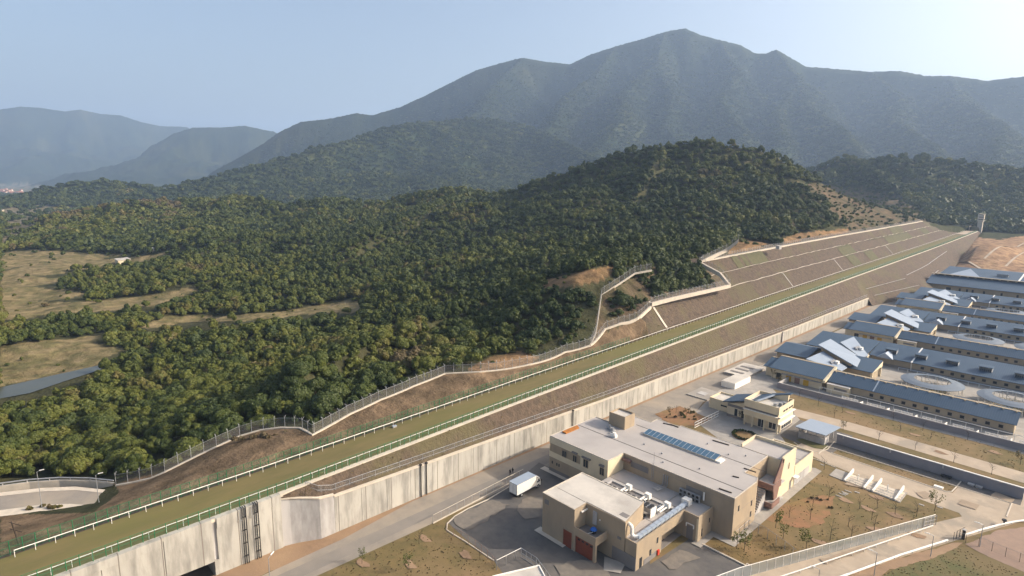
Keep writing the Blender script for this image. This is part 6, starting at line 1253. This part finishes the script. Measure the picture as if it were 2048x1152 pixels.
for n_i, i in enumerate(order):
    k = int(n_i*7+i) % 6; ti = float(ttint[i]); h = ('dark green' if ti < .28 else 'mid green' if ti < .42 else 'yellow green' if ti < .62 else 'brownish')
    g = thing('forest_tree', '%s round crowned tree in the forest beyond the security fence' % h, 'tree', (float(tx_[i]), float(ty_[i]), float(tz_[i])-.2), float(rs_.rand()*6.28), '%s trees nearest the security fence' % h)
    q = float(tsc[i]); g.scale = (q, q, q*float(.85+.3*rs_.rand()))
    o = bpy.data.objects.new('crown', NEARC[k]); COL.objects.link(o); o.parent = g; o['tint'] = ti
    o = bpy.data.objects.new('trunk', TRUNKS[k % 3]); COL.objects.link(o); o.parent = g
def scatter(name, label, cat, sel, meshes, spread, pnames='forest_tree'):
    n = int(sel.sum()); pc = bpy.data.collections.new(name+'_kinds')
    for i, me in enumerate(meshes): o = bpy.data.objects.new('%s_%s' % (pnames, 'abcdefgh'[i]), me); o['kind'] = 'stuff'; pc.objects.link(o)
    me = bpy.data.meshes.new(name); me.vertices.add(n); me.vertices.foreach_set('co', np.c_[tx_[sel], ty_[sel], tz_[sel]-.3].astype(np.float32).ravel())
    def attr(nm, ty, v, key='value'): a = me.attributes.new(nm, ty, 'POINT'); a.data.foreach_set(key, v.ravel())
    rs = np.random.RandomState(n); attr('tint', 'FLOAT', ttint[sel].astype(np.float32)); attr('rot', 'FLOAT_VECTOR', np.c_[rs.normal(size=n)*.06, rs.normal(size=n)*.06, rs.rand(n)*6.28].astype(np.float32), 'vector')
    q = tsc[sel]; attr('scl', 'FLOAT_VECTOR', np.c_[q, q, q*(.8+.4*rs.rand(n))*tzs[sel]].astype(np.float32), 'vector'); attr('pick', 'INT', spread(rs, n).astype(np.int32))
    o = bpy.data.objects.new(name, me); COL.objects.link(o); tag(o, label, cat, kind='stuff')
    ng = bpy.data.node_groups.new(name, 'GeometryNodeTree'); ng.interface.new_socket('Geometry', in_out='INPUT', socket_type='NodeSocketGeometry'); ng.interface.new_socket('Geometry', in_out='OUTPUT', socket_type='NodeSocketGeometry')
    N = ng.nodes; L = ng.links; gi = N.new('NodeGroupInput'); go = N.new('NodeGroupOutput'); ip = N.new('GeometryNodeInstanceOnPoints'); ci = N.new('GeometryNodeCollectionInfo')
    ci.inputs['Collection'].default_value = pc; ci.inputs['Separate Children'].default_value = True; ci.inputs['Reset Children'].default_value = True
    def na(nm, ty): a = N.new('GeometryNodeInputNamedAttribute'); a.data_type = ty; a.inputs['Name'].default_value = nm; return a.outputs['Attribute']
    L.new(gi.outputs[0], ip.inputs['Points']); L.new(ci.outputs[0], ip.inputs['Instance']); ip.inputs['Pick Instance'].default_value = True
    L.new(na('pick', 'INT'), ip.inputs['Instance Index']); L.new(na('rot', 'FLOAT_VECTOR'), ip.inputs['Rotation']); L.new(na('scl', 'FLOAT_VECTOR'), ip.inputs['Scale']); L.new(ip.outputs[0], go.inputs[0])
    md = o.modifiers.new('scatter', 'NODES'); md.node_group = ng; return o
rest = ~single
scatter('forest', 'dense green woods and orchards filling the valley behind the nearest trees', 'forest', rest & (tR < 700), MIDC, lambda rs, n: np.where(rs.rand(n) < .90, rs.randint(0, 4, n), rs.randint(4, 6, n)))
scatter('hillside_forest', 'dark woods covering the far hills and mountain slopes', 'forest', rest & (tR >= 700), FARC, lambda rs, n: rs.randint(0, 4, n))
print('trees', len(tx_))
# ------------------------------------------------------------------ young trees on the lawns
def sapling_mesh(seed, h=2.6, leaf=0):
    rnd = random.Random(seed); mb = MB(); mb.tube((0, 0, -.2), (.05, .02, h*.72), .05, .03, 5); tips = []
    for k in range(9):
        z = h*(.35+.06*k); a = rnd.uniform(0, 6.28); l = h*rnd.uniform(.16, .30); e = (l*math.cos(a), l*math.sin(a), z+l*rnd.uniform(.6, 1.2)); mb.tube((.03, .01, z), e, .022, .008, 4); tips.append(e)
        for j in range(2): b = a+rnd.uniform(-.9, .9); q = (e[0]+.22*math.cos(b), e[1]+.22*math.sin(b), e[2]+.2); mb.tube((e[0]*.6, e[1]*.6, z+(e[2]-z)*.6), q, .012, .006, 3); tips.append(q)
    me = bpy.data.meshes.new('trunk'); me.from_pydata(mb.v, [], mb.f); me.materials.append(MT['bark']); me.update(); lm = None
    if leaf:
        V = []; F = []
        for i in range(leaf):
            t = tips[i % len(tips)]; p = np.array(t)+np.array([rnd.gauss(0, .17), rnd.gauss(0, .17), rnd.gauss(0, .2)]); a = np.array([rnd.gauss(0, 1) for _ in range(3)]); a /= np.linalg.norm(a); b = np.cross(a, [rnd.gauss(0, 1) for _ in range(3)]); b /= np.linalg.norm(b); s = .11
            n = len(V); V += [tuple(p+a*s), tuple(p+b*s), tuple(p-a*s), tuple(p-b*s)]; F.append((n, n+1, n+2, n+3))
        lm = bpy.data.meshes.new('crown'); lm.from_pydata(V, [], F); lm.materials.append(LEAF); lm.update()
    return me, lm
SAP = [sapling_mesh(1, 2.7), sapling_mesh(2, 3.1), sapling_mesh(3, 2.5), sapling_mesh(4, 2.8, 150), sapling_mesh(5, 3.0, 230)]
def saplings(pts, label, group, kinds, sc=(.9, 1.25), tint=.5):
    for i, q in enumerate(pts):
        x, y, z = at(*q); m, l = SAP[kinds[i % len(kinds)]]; k = random.Random(i+len(pts)).uniform(*sc); g = thing('young_tree', label, 'tree', (x, y, z), i*1.3, group); g.scale = (k, k, k)
        o = bpy.data.objects.new('trunk', m); COL.objects.link(o); o.parent = g
        if l: o = bpy.data.objects.new('crown', l); COL.objects.link(o); o.parent = g; o['tint'] = tint
saplings([(1625, 1013), (1657, 1001), (1719, 1018), (1754, 1017), (1743, 1040), (1696, 1054), (1748, 1062), (1790, 1028), (1833, 1033), (1702, 1077), (1660, 1080), (1578, 1036), (1648, 940), (1620, 1040)], 'thin leafless young tree on the big lawn of the wash bays', 'bare young trees on the big lawn', (0, 1, 2))
saplings([(1869, 1022), (1551, 1056), (1566, 1078), (1612, 1100), (1488, 1104), (1473, 1098)], 'young tree with sparse yellow green leaves near the clinic corner', 'leafy young trees near the clinic', (3, 4), (1.0, 1.4), .55)
saplings([(1757, 881), (1830, 900), (1686, 861), (1983, 949), (1907, 925), (2040, 930)], 'thin young tree on the verge of the tan path', 'young trees along the tan path', (0, 2, 3), (.9, 1.3), .75)
saplings([(1598, 795), (1636, 812), (1685, 826), (1800, 863), (1845, 862), (1861, 877), (1668, 836), (1786, 842), (1935, 880)], 'thin young tree on the lawn below the paddock wall', 'young trees below the paddock wall', (0, 1, 2), (.9, 1.3))
saplings([(724, 1128), (838, 1088), (818, 1140), (960, 1120)], 'small staked young tree on the lawn left of the parking lot', 'young trees left of the parking lot', (3, 0), (.8, 1.1), .35)
saplings([(1482, 842), (1500, 846), (1545, 756), (1556, 770), (1352, 826), (1372, 835), (1340, 832)], 'twiggy young tree around the gatehouse court', 'young trees round the gatehouse', (3, 0, 4), (.8, 1.2), .8)
# shrubs
SHR = [crown_mesh(60+s, 110, .3, .55, .6, 6, .1, .8) for s in range(3)]
def shrubs(pts, label, group, sc=(.7, 1.2), tint=.2, rnd=random.Random(8)):
    for i, p in enumerate(pts):
        k = rnd.uniform(*sc); o = bpy.data.objects.new('shrub', SHR[i % 3]); COL.objects.link(o); o.location = p; o.rotation_euler = (0, 0, rnd.uniform(0, 6)); o.scale = (k, k, k); o['tint'] = tint+rnd.uniform(-.1, .1); tag(o, label, 'shrub', group)
shrubs([(BED[0]+3.0*math.cos(a)+.1, BED[1]+3.0*math.sin(a), .1) for a in np.linspace(0, 6.28, 27)[:-1]], 'dark shrub in the ring round the red earth bed', 'shrubs ringing the flower bed', (.8, 1.2), .12)
r2 = random.Random(4)
shrubs([at(1640+r2.uniform(-28, 28), 1008+r2.uniform(-14, 14), 0) for _ in range(9)], 'low dry bush spreading over the red earth by the clinic', 'bushes on the red earth', (.5, 1.0), .85)
shrubs([at(1355+r2.uniform(-25, 40), 832+r2.uniform(-8, 10), 0) for _ in range(16)], 'low brown bush on the worn earth bed behind the clinic', 'bushes on the worn earth bed', (.6, 1.1), .72)
shrubs([at(x, y, 1.0) for x, y in [(85, 1016), (100, 1018), (108, 1019), (118, 1017), (60, 1021)]], 'scrubby bush at the inner edge of the lower road', 'bushes by the lower road', (.9, 1.4), .7)
shrubs([at(470+i*14+r2.uniform(-6, 6), 884-(i*1.2)+r2.uniform(-5, 5), 9.8) for i in range(10)], 'rusty dry bush inside the security fence at its bend', 'dry bushes inside the security fence', (1.2, 2.4), .95)

# ------------------------------------------------------------------ dry tufts and weeds on banks and lawns (nobody could count them)
def tufts():
    rs = np.random.RandomState(9); P = []
    def on_rows(fn, y0, y1, n, lo, hi, st):
        for _ in range(n):
            y = y0+(y1-y0)*rs.rand()**1.35; r = fn(y); i = rs.randint(lo, hi); f = rs.rand(); A, B = r[i], r[i+1]; P.append((A[0]+(B[0]-A[0])*f, y, A[2]+(B[2]-A[2])*f-.03, rs.uniform(*st), np.clip(.83+.1*rs.normal(), 0, 1)))
    on_rows(slope_row, 42, 560, 500, 0, 8, (.15, .5)); on_rows(lambda y: terr_row(y, STEPS, kk(y)), 258, 760, 400, 1, 7, (.2, .6)); on_rows(lambda y: terr_row(y, LOWER, 1.), 190, 258, 120, 1, 6, (.2, .6))
    q = np.array([at(rs.uniform(150, 1200), rs.uniform(690, 1050), 10) for _ in range(8000)]); h = height(q[:, 0], q[:, 1]); px, py, d = project(np.c_[q[:, :2], h]); ok = inside(FIELDS[-2][1], px, py) & (q[:, 0] < track_x(q[:, 1])-TW-3)
    for a, b in zip(q[ok], h[ok]): P.append((a[0], a[1], b, rs.uniform(.2, .75), np.clip(.85+.1*rs.normal(), 0, 1)))
    lawns = [[(650, 1152), (880, 1040), (905, 1066), (985, 1125), (1000, 1152)], [(1540, 1035), (1620, 935), (1660, 955), (1800, 1008), (1870, 1015), (1900, 1035), (1700, 1080), (1600, 1115)], [(1405, 1090), (1535, 1064), (1590, 1105), (1500, 1136)], [(1600, 795), (2048, 905), (2048, 945), (1700, 843), (1600, 812)], [(1672, 903), (1690, 885), (1920, 955), (1905, 983)], [(1755, 1152), (1920, 1096), (2048, 1150)]]
    for L in lawns:
        xs = [p[0] for p in L]; ys = [p[1] for p in L]; n = 0
        while n < 300:
            x, y = rs.uniform(min(xs), max(xs)), rs.uniform(min(ys), max(ys))
            if inside(L, x, y): a = at(x, y); P.append((a[0], a[1], 0, rs.uniform(.1, .32), np.clip(.68+.13*rs.normal(), 0, 1))); n += 1
    return np.array(P)
TFT = []
for s_ in range(4):
    me = crown_mesh(70+s_, 60, .3, .55, .6, 5, .0, .7, False); me.materials.clear(); me.materials.append(nmat('dry_tuft', [(.21, .15, .085), (.17, .125, .06), (.15, .13, .05), (.13, .09, .05)][s_], rough=1)); TFT.append(me)
_t = tufts(); tx_, ty_, tz_, tsc, ttint = _t.T; tz_ = tz_+.3; tzs = np.full(len(tx_), .8)
scatter('dry_scrub', 'dry tufts and weeds scattered over the banks and lawns', 'scrub', np.ones(len(tx_), bool), TFT, lambda rs, n: rs.randint(0, 4, n), 'scrub_tuft')
# ------------------------------------------------------------------ the air between here and the mountains
hz = MB(); hz.box(-14500, 9500, -9500, 14500, -80, 1350)
hm = bpy.data.materials.new('haze_air'); hm.use_nodes = True; n_ = hm.node_tree; n_.nodes.remove(n_.nodes['Principled BSDF'])
pv = n_.nodes.new('ShaderNodeVolumePrincipled'); pv.inputs['Color'].default_value = (.54, .72, 1, 1); pv.inputs['Density'].default_value = 1.15e-4; pv.inputs['Anisotropy'].default_value = .25
n_.links.new(pv.outputs[0], n_.nodes['Material Output'].inputs['Volume'])
ho = hz.build('haze', hm, kind='stuff')
